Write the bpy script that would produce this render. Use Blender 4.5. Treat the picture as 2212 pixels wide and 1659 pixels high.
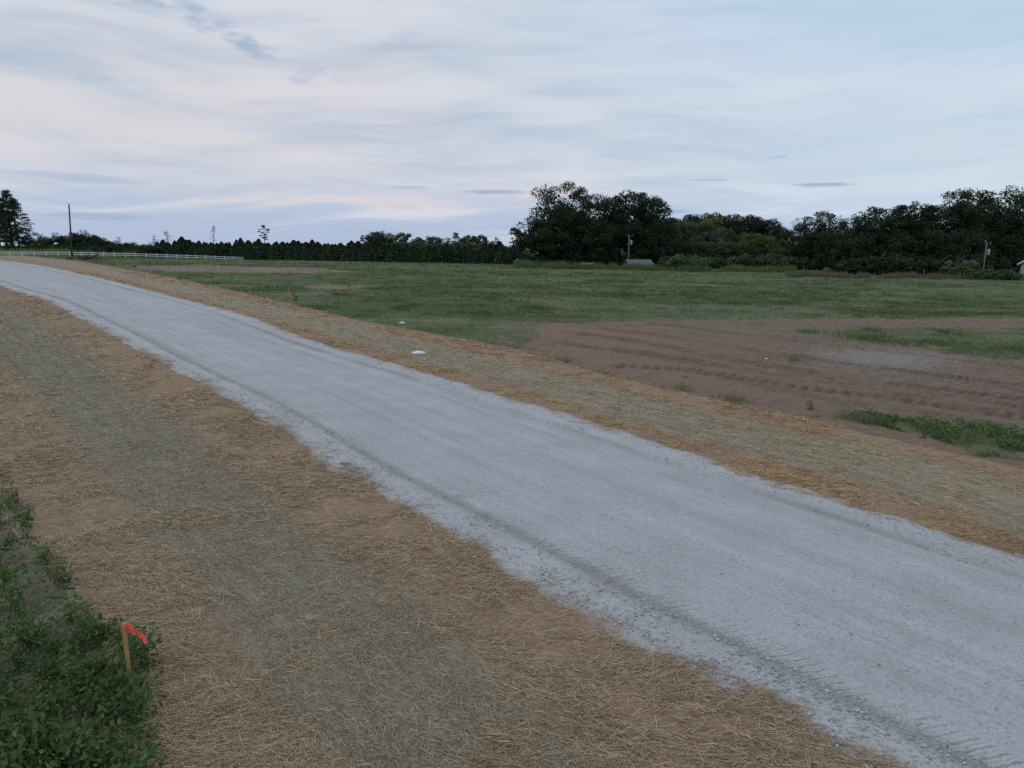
import bpy, math, random
import numpy as np
from mathutils import Vector, Matrix

S = bpy.context.scene
COL = S.collection
for o in list(bpy.data.objects):
    bpy.data.objects.remove(o)
random.seed(5)
R = np.random.default_rng(11)
PI = math.pi

# ------------------------------------------------------------------ camera
CAM_H = 4.4
FPX = 718.0                      # focal length in pixels of a 1024 wide frame
PITCH = math.atan((384 - 245) / FPX)
cd = bpy.data.cameras.new('camera')
cam = bpy.data.objects.new('camera', cd)
COL.objects.link(cam)
cam.location = (0, 0, CAM_H)
cam.rotation_euler = (PI / 2 - PITCH, 0, 0)
cd.sensor_width = 36.0
cd.lens = FPX / 1024 * 36.0
cd.clip_start = 0.1
cd.clip_end = 6000
S.camera = cam

# ------------------------------------------------------------------ node helper
class NT:
    def __init__(self, tree):
        self.t = tree
        self.n = tree.nodes
        self.l = tree.links
        self.n.clear()

    def node(self, typ, ins=None, **props):
        nd = self.n.new(typ)
        for k, v in props.items():
            setattr(nd, k, v)
        if ins:
            for k, v in ins.items():
                self.put(nd.inputs[k], v)
        return nd

    def put(self, sock, v):
        if isinstance(v, bpy.types.NodeSocket):
            self.l.new(v, sock)
        elif v is not None:
            if isinstance(v, (tuple, list)) and len(v) == 3 and sock.type == 'RGBA':
                v = (*v, 1)
            sock.default_value = v

    def m(self, op, a, b=None, c=None, clamp=False):
        nd = self.n.new('ShaderNodeMath')
        nd.operation = op
        nd.use_clamp = clamp
        for i, v in enumerate((a, b, c)):
            if v is not None:
                self.put(nd.inputs[i], v)
        return nd.outputs[0]

    def ramp(self, v, lo, hi, a=0.0, b=1.0):
        nd = self.node('ShaderNodeMapRange', {0: v, 1: lo, 2: hi, 3: a, 4: b})
        nd.interpolation_type = 'SMOOTHSTEP'
        return nd.outputs[0]

    def mix(self, f, a, b, mode='MIX'):
        nd = self.n.new('ShaderNodeMix')
        nd.data_type = 'RGBA'
        nd.blend_type = mode
        self.put(nd.inputs[0], f)
        self.put(nd.inputs[6], a)
        self.put(nd.inputs[7], b)
        return nd.outputs[2]

    def noise(self, vec, scale=1.0, detail=4.0, rough=0.55, dist=0.0):
        nd = self.node('ShaderNodeTexNoise', {'Vector': vec, 'Scale': scale, 'Detail': detail, 'Roughness': rough, 'Distortion': dist})
        return nd.outputs[0]

    def comb(self, x, y, z=0.0):
        return self.node('ShaderNodeCombineXYZ', {0: x, 1: y, 2: z}).outputs[0]

    def vscale(self, v, s):
        nd = self.n.new('ShaderNodeVectorMath')
        nd.operation = 'MULTIPLY'
        self.put(nd.inputs[0], v)
        nd.inputs[1].default_value = s
        return nd.outputs[0]

    def attr(self, name, out='Fac'):
        return self.node('ShaderNodeAttribute', attribute_name=name).outputs[out]


def lin(r, g, b):
    f = lambda c: (c / 255 / 12.92) if c / 255 <= 0.04045 else ((c / 255 + 0.055) / 1.055) ** 2.4
    return (f(r), f(g), f(b))

# ------------------------------------------------------------------ sky
SUN_EL = math.radians(38)
SUN_AZ = math.radians(-75)       # towards the left of the picture
W = bpy.data.worlds.new('World')
S.world = W
W.use_nodes = True
w = NT(W.node_tree)
gen = w.node('ShaderNodeTexCoord').outputs['Generated']
sep = w.node('ShaderNodeSeparateXYZ', {0: gen})
dx, dy, dz = sep.outputs
sky = w.node('ShaderNodeTexSky', sky_type='NISHITA')
sky.sun_disc = False
sky.sun_elevation = SUN_EL
sky.sun_rotation = SUN_AZ
sky.altitude = 100
az = w.m('DIVIDE', w.m('ARCTAN2', dx, dy), PI / 180)       # degrees, + to the right
el = w.m('DIVIDE', w.m('ARCSINE', dz), PI / 180)
right = w.ramp(az, -14.0, 34.0)
# clear air between the clouds: the Nishita sky lifted by a thin bright veil
veil = w.mix(w.ramp(el, 0.0, 9.0), lin(160, 190, 226), lin(190, 216, 240))
nish = w.node('ShaderNodeVectorMath', {0: sky.outputs[0]}, operation='SCALE')
nish.inputs['Scale'].default_value = 0.10
clear = w.mix(0.82, nish.outputs[0], veil)
# layered stratus sheets, long in the horizontal
wob = w.noise(w.vscale(gen, (2.2, 2.2, 3.0)), 1.0, 2.0)
zt = w.m('ADD', w.m('ADD', dz, w.m('MULTIPLY', dx, 0.11)), w.m('MULTIPLY', wob, 0.10))
v1 = w.comb(w.m('MULTIPLY', dx, 1.6), w.m('MULTIPLY', dy, 1.6), w.m('MULTIPLY', zt, 13.0))
n1 = w.noise(v1, 1.0, 8.0, 0.56, 0.15)
zt2 = w.m('ADD', dz, w.m('MULTIPLY', dx, -0.05))
v2 = w.comb(w.m('MULTIPLY', dx, 3.0), w.m('MULTIPLY', dy, 3.0), w.m('ADD', w.m('MULTIPLY', zt2, 34.0), w.m('MULTIPLY', wob, 3.0)))
n2 = w.noise(v2, 1.0, 8.0, 0.62, 0.15)
tone = w.m('ADD', w.m('MULTIPLY', n1, 0.52), w.m('MULTIPLY', n2, 0.48))
bright = w.ramp(tone, 0.36, 0.63)
cl_l = w.mix(bright, lin(180, 193, 211), lin(216, 218, 226))
cl_r = w.mix(bright, lin(184, 204, 226), lin(212, 224, 236))
cloud = w.mix(right, cl_l, cl_r)
warm = w.m('MULTIPLY', w.ramp(az, 8.0, -26.0), w.m('MULTIPLY', w.ramp(el, 3.5, 7.5), w.ramp(el, 16.0, 9.0)))
warm = w.m('MULTIPLY', warm, w.ramp(n1, 0.40, 0.60))
cloud = w.mix(w.m('MULTIPLY', warm, 0.75), cloud, lin(221, 215, 217))
mint = w.m('MULTIPLY', w.ramp(az, 8.0, 30.0), w.m('MULTIPLY', w.ramp(el, 2.0, 5.0), w.ramp(el, 13.0, 7.0)))
cloud = w.mix(w.m('MULTIPLY', mint, 0.5), cloud, lin(202, 218, 228))
cover_l = w.ramp(el, 0.8, 4.5, 0.12, 0.95)
cover_r = w.m('MULTIPLY', w.ramp(el, 0.5, 3.0, 0.1, 0.95), w.ramp(el, 16.5, 8.0, 0.25, 1.0))
cover = w.m('ADD', w.m('MULTIPLY', cover_l, w.m('SUBTRACT', 1.0, right)), w.m('MULTIPLY', cover_r, right))
streak = w.m('MULTIPLY', w.ramp(n2, 0.50, 0.66), w.ramp(el, 7.0, 1.5))
cover = w.m('ADD', cover, w.m('MULTIPLY', streak, 0.55), clamp=True)
cover = w.m('MULTIPLY', cover, w.ramp(n1, 0.18, 0.42, 0.82, 1.0))
skyc = w.mix(cover, clear, cloud)
# lilac air low on the left, as a wide soft band
lil = w.m('MULTIPLY', w.ramp(az, 14.0, -4.0), w.m('MULTIPLY', w.ramp(el, 5.2, 1.6), w.ramp(n2, 0.62, 0.42)))
skyc = w.mix(w.m('MULTIPLY', lil, 0.75), skyc, lin(180, 191, 217))
# faint peach lit streaks low in the middle left
pe = w.m('MULTIPLY', w.m('MULTIPLY', w.ramp(az, -34.0, -12.0), w.ramp(az, 12.0, 2.0)), w.m('MULTIPLY', w.ramp(el, 2.2, 3.4), w.ramp(el, 5.6, 4.2)))
skyc = w.mix(w.m('MULTIPLY', w.m('MULTIPLY', pe, w.ramp(n2, 0.44, 0.58)), 0.55), skyc, lin(221, 208, 213))
# small low dark cloud scraps: azimuth, elevation, half width, half height, strength
frag = w.noise(w.comb(w.m('MULTIPLY', az, 0.55), w.m('MULTIPLY', el, 1.5), 0.0), 1.0, 6.0, 0.62)
frag2 = w.noise(w.comb(w.m('MULTIPLY', az, 0.28), w.m('MULTIPLY', el, 2.6), 3.0), 1.0, 6.0, 0.62)
for a0, e0, wa, we, sl, st, lens in [
        (-21.2, 14.7, 3.3, 1.2, -0.40, 0.8, 0), (-18.2, 13.2, 2.2, .8, -0.20, 0.75, 0), (-25.4, 15.4, 2.4, .6, 0, 0.6, 0),
        (-14.6, 11.8, 2.4, .7, 0.05, 0.45, 0), (-28.8, 10.9, 1.4, .7, 0, .4, 0), (-8.0, 14.6, 2.2, .6, 0.1, .3, 0),
        (-1.4, 4.0, 3.4, .22, 0.0, 0.75, 1), (-8.0, 4.3, 2.4, .16, 0.0, 0.5, 1), (22.8, 4.2, 2.9, .20, -0.03, 0.8, 1),
        (19.5, 6.2, 0.9, .14, .1, .45, 1), (14.6, 4.75, 2.2, .12, -.02, .4, 1), (10.6, 2.55, 3.6, .28, -.02, .55, 1),
        (26.0, 2.4, 1.5, .22, .05, .4, 1), (-29.2, 1.9, 4.5, .35, -.03, .5, 1), (-30.0, 4.4, 5.0, .4, -.06, .4, 1)]:
    da = w.m('DIVIDE', w.m('SUBTRACT', az, a0), wa)
    de = w.m('DIVIDE', w.m('SUBTRACT', w.m('SUBTRACT', el, e0), w.m('MULTIPLY', w.m('SUBTRACT', az, a0), sl)), we)
    rr = w.m('ADD', w.m('MULTIPLY', da, da), w.m('MULTIPLY', de, de))
    k = w.m('ADD', w.m('SUBTRACT', 0.62, w.m('MULTIPLY', rr, 0.55)), w.m('MULTIPLY', w.m('SUBTRACT', frag2 if lens else frag, 0.5), 1.1 if lens else 2.3))
    mk = w.m('MULTIPLY', w.ramp(k, 0.12, 0.62 if lens else 0.9), st)
    skyc = w.mix(mk, skyc, lin(150, 174, 208) if lens else lin(162, 182, 206))
# the sky fades to the ground's own tone under the horizon, where nothing sees it
skyc = w.mix(w.ramp(el, -0.5, -4.0), skyc, lin(90, 95, 95))
bg = w.node('ShaderNodeBackground', {'Color': skyc, 'Strength': 1.0})
wo = w.node('ShaderNodeOutputWorld', {'Surface': bg.outputs[0]})

sd = bpy.data.lights.new('sun', 'SUN')
sd.energy = 0.5
sd.angle = math.radians(60)
sd.color = (1.0, 0.95, 0.90)
sun = bpy.data.objects.new('sun', sd)
COL.objects.link(sun)
sdir = Vector((math.sin(SUN_AZ) * math.cos(SUN_EL), math.cos(SUN_AZ) * math.cos(SUN_EL), math.sin(SUN_EL)))
sun.rotation_euler = (-sdir).to_track_quat('-Z', 'Y').to_euler()
sun.location = sdir * 300

S.view_settings.view_transform = 'Standard'
S.view_settings.look = 'None'
S.view_settings.exposure = 0.0
S.view_settings.gamma = 1.0
S.view_settings.use_curve_mapping = False
S.render.engine = 'CYCLES'
S.cycles.use_denoising = False
S.cycles.max_bounces = 5
S.cycles.diffuse_bounces = 3
S.cycles.transparent_max_bounces = 6

# ------------------------------------------------------------------ numeric helpers
def _h(i, j, s):
    n = (i * 374761393 + j * 668265263 + s * 974634777) & 0xffffffff
    n = ((n ^ (n >> 13)) * 1274126177) & 0xffffffff
    return ((n ^ (n >> 16)) & 0xffff) / 65535.0

def vnoise(x, y, s=0):
    x = np.asarray(x, float); y = np.asarray(y, float)
    i = np.floor(x).astype(np.int64); j = np.floor(y).astype(np.int64)
    fx = x - i; fy = y - j
    fx = fx * fx * (3 - 2 * fx); fy = fy * fy * (3 - 2 * fy)
    a = _h(i, j, s); b = _h(i + 1, j, s); c = _h(i, j + 1, s); d = _h(i + 1, j + 1, s)
    return (a * (1 - fx) + b * fx) * (1 - fy) + (c * (1 - fx) + d * fx) * fy

def fbm(x, y, s=0, o=4):
    t = 0; a = 0.5; n = 0
    for k in range(o):
        t = t + a * vnoise(np.asarray(x) * 2 ** k, np.asarray(y) * 2 ** k, s + k * 17)
        n += a; a *= 0.55
    return t / n

def sst(x, a, b):
    t = np.clip((np.asarray(x, float) - a) / (b - a), 0, 1)
    return t * t * (3 - 2 * t)

def plane_z(x):
    x = np.asarray(x, float)
    return -0.018 * 150 * np.tanh(x / 150)

# survey: rays through the photo met with the sloping ground plane give the ground plan in metres
def at(u, v):
    k = 1024 / 2212
    X = (u * k - 512) / FPX; Y = (384 - v * k) / FPX
    fw = math.cos(PITCH) + math.sin(PITCH) * Y
    up = -math.sin(PITCH) + math.cos(PITCH) * Y
    t = CAM_H / (-0.018 * X - up)
    return (t * X, t * fw)

def curve(px, far):
    p = sorted([at(*q) for q in px], key=lambda a: a[1])
    xs = [a[0] for a in p]; ys = [a[1] for a in p]
    ys = [ys[0] - 40] + ys + far_y(ys[-1])
    xs = [xs[0] + 0.77 * 40] + xs + [xs[-1] - far * (q - ys[len(p)]) for q in ys[len(p) + 1:]]
    g = np.linspace(-40, 420, 2301)
    x = np.interp(g, ys, xs)
    k = np.ones(21) / 21                                   # light smoothing, 4 m window
    x2 = np.convolve(np.pad(x, 10, mode='edge'), k, 'valid')
    return g, x2

def far_y(y):
    return [y + 60, y + 400]

CUR = [curve(px, f) for px, f in [
    ([(0, 1040), (90, 1130), (130, 1230), (210, 1320), (310, 1440), (300, 1530), (340, 1659)], 0.85),
    ([(0, 790), (100, 880), (200, 990), (260, 1080), (330, 1200), (430, 1300), (560, 1400), (640, 1520), (640, 1659)], 0.85),
    ([(0, 640), (150, 740), (330, 870), (440, 960), (560, 1075), (700, 1170), (900, 1310), (1080, 1440), (1350, 1659)], 0.9),
    ([(0, 616), (100, 645), (245, 718), (340, 775), (545, 880), (700, 985), (970, 1140), (1150, 1240), (1300, 1340), (1600, 1490), (1900, 1659)], 0.92),
    ([(0, 560), (90, 573), (180, 592), (300, 620), (530, 682), (700, 745), (1000, 830), (1360, 940), (1740, 1060), (2212, 1205)], 1.0),
    ([(0, 549), (180, 582), (400, 640), (700, 718), (885, 775), (1106, 831), (1306, 895), (1456, 944), (1726, 1000), (1946, 1078), (2212, 1165)], 1.0),
    ([(0, 545), (160, 567), (330, 603), (620, 665), (850, 722), (1106, 782), (1450, 872), (1671, 922), (1926, 970), (2212, 1048)], 1.0),
    ([(0, 543), (160, 560), (370, 598), (630, 657), (760, 690), (1000, 733), (1106, 752), (1306, 810), (1531, 862), (1656, 884), (1806, 918), (1956, 958), (2212, 1012)], 1.0)]]

def curve_xs(y):
    xs = [np.interp(y, c[0], c[1]) for c in CUR]
    for i in (2, 1, 0):
        xs[i] = np.minimum(xs[i], xs[i + 1] - 0.5)
    for i in range(4, 8):
        xs[i] = np.maximum(xs[i], xs[i - 1] + 0.5)
    return xs

def band(x, y):
    """0 weeds|golden 1|green 2|golden 3|road 4|golden 5|green 6|golden 7|field"""
    xs = curve_xs(y)
    b = (x - xs[0]) / 2.0
    for i in range(7):
        t = (x - xs[i]) / (xs[i + 1] - xs[i])
        b = np.where(x > xs[i], i + np.clip(t, 0, 1), b)
    return np.where(x > xs[7], 7 + (x - xs[7]) / 2.0, b)

def pip(poly, x, y):
    c = np.zeros(np.shape(x), bool)
    n = len(poly)
    for i in range(n):
        x1, y1 = poly[i]; x2, y2 = poly[(i + 1) % n]
        if y1 == y2:
            continue
        hit = ((y1 > y) != (y2 > y)) & (x < (x2 - x1) * (y - y1) / (y2 - y1) + x1)
        c ^= hit
    return c

def pdist(poly, x, y, closed=True):
    d = np.full(np.shape(x), 1e9)
    n = len(poly)
    for i in range(n if closed else n - 1):
        ax, ay = poly[i]; bx, by = poly[(i + 1) % n]
        ux, uy = bx - ax, by - ay
        t = np.clip(((x - ax) * ux + (y - ay) * uy) / (ux * ux + uy * uy + 1e-9), 0, 1)
        d = np.minimum(d, np.hypot(x - ax - t * ux, y - ay - t * uy))
    return d

def sdf(poly, x, y):
    d = pdist(poly, x, y)
    return np.where(pip(poly, x, y), d, -d)

def P(*px):
    return [at(*q) for q in px]

DIRT = P((1105, 738), (1172, 730), (1176, 716), (1130, 707), (1200, 700), (1300, 696), (1500, 693), (1850, 691), (2230, 690)) + [(43, 49.3), (46, 42), (40, 30), (28, 19), (19, 14), (12.5, 12.8)] + P((2212, 1010), (1850, 925), (1650, 885), (1430, 835), (1190, 775), (1130, 756))
GRASS_ISL = [P((1690, 716), (1850, 712), (2260, 710)) + [(44, 30)] + P((2230, 782), (2080, 772), (1960, 750), (1860, 744)),
             P((1050, 712), (1110, 708), (1160, 714), (1168, 742), (1120, 746), (1055, 735)),
             P((1820, 890), (1900, 897), (2060, 915), (2230, 935), (2260, 1000), (2130, 985), (1980, 945), (1860, 915)),
             P((1700, 775), (1740, 778), (1720, 786), (1690, 782))]
BROWN_FAR = [P((265, 575), (420, 572), (560, 576), (700, 580), (790, 586), (660, 590), (420, 588), (300, 584)),
             P((560, 620), (700, 612), (860, 620), (720, 630))]
PALE = P((1740, 762), (1840, 752), (1990, 760), (2090, 775), (2010, 798), (1830, 795))

def dirt_sd(x, y):
    d = sdf(DIRT, x, y)
    for g in GRASS_ISL:
        d = np.minimum(d, -sdf(g, x, y))
    return d

def T(x, y):
    """height of the ground"""
    x = np.asarray(x, float); y = np.asarray(y, float)
    z = plane_z(x)
    xs = curve_xs(y)
    fr = np.maximum(x - xs[7], xs[0] - x)
    a = sst(fr, 2, 30)
    z = z + a * (0.35 * (fbm(x / 38, y / 38, 3, 3) - 0.5) + 0.10 * (fbm(x / 7, y / 7, 9, 2) - 0.5))
    z = z - 1.5 * sst(y, 160, 205) * sst(x, -118, -60) * sst(-x, -60, 0)
    return z

def T1(x, y):
    return float(T(np.array([x]), np.array([y]))[0])

def spot(u, y):
    """ground point at distance y under image column u (2212 wide)"""
    X = (u * 1024 / 2212 - 512) / FPX
    x, z = X * y, 0.0
    for _ in range(6):
        z = T1(x, y)
        x = X * (y * math.cos(PITCH) - (z - CAM_H) * math.sin(PITCH))
    return (x, y, z)

def ztop(y, v):
    Y = (384 - v * 1024 / 2212) / FPX
    return CAM_H + y * (-math.sin(PITCH) + math.cos(PITCH) * Y) / (math.cos(PITCH) + math.sin(PITCH) * Y)

# ------------------------------------------------------------------ mesh helpers
def mesh_np(name, V, polys, smooth=False, tint=None, color=None, attrs=None):
    me = bpy.data.meshes.new(name)
    V = np.asarray(V, np.float32)
    me.vertices.add(len(V))
    me.vertices.foreach_set('co', V.ravel())
    polys = [np.asarray(p, np.int32) for p in polys if len(p)]
    tot = np.concatenate([np.full(len(p), p.shape[1], np.int32) for p in polys])
    idx = np.concatenate([p.ravel() for p in polys])
    me.loops.add(len(idx))
    me.loops.foreach_set('vertex_index', idx)
    me.polygons.add(len(tot))
    st = np.zeros(len(tot), np.int32); st[1:] = np.cumsum(tot)[:-1]
    me.polygons.foreach_set('loop_start', st)
    me.polygons.foreach_set('loop_total', tot)
    me.polygons.foreach_set('use_smooth', np.full(len(tot), smooth, bool))
    me.update(calc_edges=True)
    if tint is not None:
        a = me.attributes.new('tint', 'FLOAT', 'POINT'); a.data.foreach_set('value', np.asarray(tint, np.float32))
    if color is not None:
        c = np.ones((len(V), 4), np.float32); c[:, :3] = color
        a = me.attributes.new('tone', 'FLOAT_COLOR', 'POINT'); a.data.foreach_set('color', c.ravel())
    for k, v in (attrs or {}).items():
        a = me.attributes.new(k, 'FLOAT', 'POINT'); a.data.foreach_set('value', np.asarray(v, np.float32))
    return me

def link(name, me, mat=None, parent=None, loc=None):
    o = bpy.data.objects.new(name, me)
    COL.objects.link(o)
    if mat is not None and me is not None and not me.materials:
        me.materials.append(mat)
    if parent is not None:
        o.parent = parent
    if loc is not None:
        o.location = loc
    return o

def tag(o, label=None, cat=None, group=None, kind=None):
    for k, v in (('label', label), ('category', cat), ('group', group), ('kind', kind)):
        if v:
            o[k] = v
    return o

def thing(name, label, cat, loc=(0, 0, 0), rz=0.0, group=None, scale=None):
    o = bpy.data.objects.new(name, None)
    COL.objects.link(o)
    o.empty_display_size = 0.3
    o.location = loc
    o.rotation_euler = (0, 0, rz)
    if scale is not None:
        o.scale = scale
    return tag(o, label, cat, group)

class MB:
    def __init__(self):
        self.V = []; self.Q = []; self.T3 = []; self.t = []; self.n = 0

    def add(self, V, quads=None, tris=None, tint=0.5):
        V = np.asarray(V, float).reshape(-1, 3)
        if quads is not None and len(quads):
            self.Q.append(np.asarray(quads) + self.n)
        if tris is not None and len(tris):
            self.T3.append(np.asarray(tris) + self.n)
        self.V.append(V)
        self.t.append(np.broadcast_to(np.asarray(tint, float), (len(V),)))
        self.n += len(V)
        return self

    def box(self, c, s, rot=None, tint=0.5):
        b = np.array([(x, y, z) for x in (-.5, .5) for y in (-.5, .5) for z in (-.5, .5)]) * np.array(s)
        if rot is not None:
            b = b @ np.array(rot).T
        return self.add(b + np.array(c), [(0, 1, 3, 2), (4, 6, 7, 5), (0, 4, 5, 1), (2, 3, 7, 6), (0, 2, 6, 4), (1, 5, 7, 3)], tint=tint)

    def bar(self, a, b, w, h, tint=0.5):
        """box beam from a to b, w wide, h high"""
        a = np.array(a, float); b = np.array(b, float)
        d = b - a; L = np.linalg.norm(d); d /= L
        s = np.cross(d, (0, 0, 1.0)); n = np.linalg.norm(s)
        s = np.array((1.0, 0, 0)) if n < 1e-4 else s / n
        u = np.cross(s, d)
        return self.box((a + b) / 2, (L, w, h), np.stack([d, s, u], 1), tint)

    def tube(self, pts, rad, sides=6, tint=0.5, cap=True):
        pts = np.array(pts, float); n = len(pts)
        rad = np.broadcast_to(np.asarray(rad, float), (n,))
        d = np.gradient(pts, axis=0) if n > 1 else np.array([[0, 0, 1.0]])
        d /= np.linalg.norm(d, axis=1)[:, None] + 1e-9
        ref = np.where(np.abs(d[:, 2:3]) > 0.9, np.array([[1.0, 0, 0]]), np.array([[0, 0, 1.0]]))
        s = np.cross(d, ref); s /= np.linalg.norm(s, axis=1)[:, None] + 1e-9
        u = np.cross(s, d)
        a = np.arange(sides) * 2 * PI / sides
        V = pts[:, None, :] + rad[:, None, None] * (np.cos(a)[None, :, None] * s[:, None, :] + np.sin(a)[None, :, None] * u[:, None, :])
        V = V.reshape(-1, 3)
        q = []
        for i in range(n - 1):
            for j in range(sides):
                k = (j + 1) % sides
                q.append((i * sides + j, i * sides + k, (i + 1) * sides + k, (i + 1) * sides + j))
        t = []
        if cap:
            V = np.concatenate([V, pts[:1], pts[-1:]])
            for j in range(sides):
                k = (j + 1) % sides
                t.append((n * sides, k, j)); t.append((n * sides + 1, (n - 1) * sides + j, (n - 1) * sides + k))
        return self.add(V, q, t, tint)

    def leaves(self, C, L, Wd, rng, flat=0.0, tint=None, droop=0.0):
        """diamond shaped leaf faces at C (n,3), length L, width Wd"""
        n = len(C)
        d = rng.normal(size=(n, 3)); d[:, 2] = d[:, 2] * (1 - flat) - droop
        d /= np.linalg.norm(d, axis=1)[:, None]
        e = rng.normal(size=(n, 3)); e[:, 2] *= (1 - flat)
        s = np.cross(d, e); s = np.cross(s, d) if flat > 0.6 else s
        s /= np.linalg.norm(s, axis=1)[:, None] + 1e-9
        L = np.broadcast_to(L, (n,))[:, None]; Wd = np.broadcast_to(Wd, (n,))[:, None]
        V = np.stack([C - d * L * .5, C + s * Wd * .5 - d * L * .06, C + d * L * .5, C - s * Wd * .5 + d * L * .06], 1).reshape(-1, 3)
        q = np.arange(n * 4).reshape(n, 4)
        if tint is None:
            tint = rng.uniform(0, 1, n)
        return self.add(V, q, tint=np.repeat(tint, 4))

    def mesh(self, name, smooth=False):
        return mesh_np(name, np.concatenate(self.V), [np.concatenate(x) for x in (self.Q, self.T3) if x], smooth, np.concatenate(self.t))

    def build(self, name, mat, parent=None, smooth=False, loc=None):
        return link(name, self.mesh(name, smooth), mat, parent, loc)

def copy_thing(root, loc, rz=0.0, scale=None):
    r = root.copy(); COL.objects.link(r)
    r.location = loc; r.rotation_euler = (0, 0, rz)
    if scale is not None:
        r.scale = scale
    for ch in root.children:
        c = ch.copy(); COL.objects.link(c); c.parent = r
        for gch in ch.children:
            d = gch.copy(); COL.objects.link(d); d.parent = c
    return r

# ------------------------------------------------------------------ materials
def new_mat(name):
    m = bpy.data.materials.new(name)
    m.use_nodes = True
    return m, NT(m.node_tree)

def finish(t, col, rough=0.9, normal=None, spec=0.2, metal=0.0):
    b = t.node('ShaderNodeBsdfPrincipled', {'Base Color': col, 'Roughness': rough, 'Specular IOR Level': spec, 'Metallic': metal})
    if normal is not None:
        t.put(b.inputs['Normal'], normal)
    t.node('ShaderNodeOutputMaterial', {'Surface': b.outputs[0]})
    return b

def bump(t, h, s=0.5, d=0.02, prev=None):
    nd = t.node('ShaderNodeBump', {'Strength': s, 'Distance': d, 'Height': h})
    if prev is not None:
        t.put(nd.inputs['Normal'], prev)
    return nd.outputs[0]

def plain(name, c1, c2, scale=6.0, rough=0.8, spec=0.25, stretch=(1, 1, 1), metal=0.0, bmp=0.3, bd=0.01):
    m, t = new_mat(name)
    co = t.node('ShaderNodeTexCoord').outputs['Object']
    n = t.noise(t.vscale(co, stretch), scale, 6.0, 0.6)
    c = t.mix(t.ramp(n, 0.3, 0.7), c1, c2)
    finish(t, c, rough, bump(t, n, bmp, bd), spec, metal)
    return m

def leaf_mat(name, dark, light, trans=0.25):
    m, t = new_mat(name)
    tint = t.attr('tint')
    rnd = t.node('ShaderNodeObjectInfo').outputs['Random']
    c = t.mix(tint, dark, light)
    hsv = t.node('ShaderNodeHueSaturation', {'Hue': t.m('ADD', 0.485, t.m('MULTIPLY', rnd, 0.03)), 'Saturation': 0.95,
                                             'Value': t.m('ADD', 0.82, t.m('MULTIPLY', rnd, 0.36)), 'Color': c})
    b = t.node('ShaderNodeBsdfPrincipled', {'Base Color': hsv.outputs[0], 'Roughness': 0.7, 'Specular IOR Level': 0.15})
    tr = t.node('ShaderNodeBsdfTranslucent', {'Color': hsv.outputs[0]})
    mx = t.node('ShaderNodeMixShader', {0: trans, 1: b.outputs[0], 2: tr.outputs[0]})
    t.node('ShaderNodeOutputMaterial', {'Surface': mx.outputs[0]})
    return m

def tone_mat(name, trans=0.0, rough=0.85):
    m, t = new_mat(name)
    c = t.attr('tone', 'Color')
    if trans:
        b = t.node('ShaderNodeBsdfPrincipled', {'Base Color': c, 'Roughness': rough, 'Specular IOR Level': 0.15})
        tr = t.node('ShaderNodeBsdfTranslucent', {'Color': c})
        mx = t.node('ShaderNodeMixShader', {0: trans, 1: b.outputs[0], 2: tr.outputs[0]})
        t.node('ShaderNodeOutputMaterial', {'Surface': mx.outputs[0]})
    else:
        finish(t, c, rough, None, 0.2)
    return m

M = {}
M['bark'] = plain('bark', (0.050, 0.043, 0.038), (0.10, 0.088, 0.075), 3.0, 0.95, 0.1, (3, 3, .6))
M['dead_wood'] = plain('dead_wood', (0.13, 0.12, 0.11), (0.24, 0.225, 0.21), 3.0, 0.95, 0.1, (3, 3, .6))
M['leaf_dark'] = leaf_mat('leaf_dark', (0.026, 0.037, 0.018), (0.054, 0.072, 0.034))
M['leaf_mid'] = leaf_mat('leaf_mid', (0.055, 0.082, 0.036), (0.120, 0.160, 0.070))
M['leaf_olive'] = leaf_mat('leaf_olive', (0.085, 0.115, 0.034), (0.18, 0.215, 0.07))
M['leaf_grey'] = leaf_mat('leaf_grey', (0.065, 0.075, 0.062), (0.13, 0.14, 0.115))
M['needle'] = leaf_mat('needle', (0.018, 0.034, 0.018), (0.042, 0.066, 0.034), 0.1)
M['needle_young'] = leaf_mat('needle_young', (0.032, 0.056, 0.028), (0.075, 0.108, 0.050), 0.1)
M['weed'] = leaf_mat('weed', (0.055, 0.105, 0.030), (0.165, 0.245, 0.075), 0.3)
M['weed_yellow'] = leaf_mat('weed_yellow', (0.10, 0.135, 0.035), (0.23, 0.27, 0.085), 0.3)
M['weed_pale'] = leaf_mat('weed_pale', (0.12, 0.15, 0.05), (0.20, 0.22, 0.09), 0.3)
M['white_rail'] = plain('white_rail', (0.74, 0.76, 0.78), (0.82, 0.83, 0.84), 2.0, 0.5, 0.4)
M['pole_wood'] = plain('pole_wood', (0.055, 0.045, 0.040), (0.10, 0.085, 0.075), 3.0, 0.9, 0.15, (4, 4, .5))
M['pole_grey'] = plain('pole_grey', (0.14, 0.135, 0.13), (0.22, 0.21, 0.20), 3.0, 0.9, 0.15, (4, 4, .5))
M['galv'] = plain('galvanised', (0.42, 0.44, 0.46), (0.55, 0.57, 0.59), 4.0, 0.5, 0.5)
M['stake'] = plain('stake_wood', (0.38, 0.24, 0.085), (0.50, 0.33, 0.14), 9.0, 0.8, 0.2, (6, 6, .8), bd=0.002)
M['pink'] = plain('pink_ribbon', (0.93, 0.13, 0.085), (0.95, 0.19, 0.13), 20.0, 0.5, 0.3)
M['orange'] = plain('orange_ribbon', (0.62, 0.20, 0.08), (0.75, 0.28, 0.13), 20.0, 0.5, 0.3)
M['bag'] = plain('white_plastic', (0.74, 0.76, 0.82), (0.84, 0.85, 0.90), 12.0, 0.45, 0.4)
M['roof_blue'] = plain('blue_metal_roof', (0.075, 0.110, 0.128), (0.105, 0.145, 0.165), 1.5, 0.45, 0.4)
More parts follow.
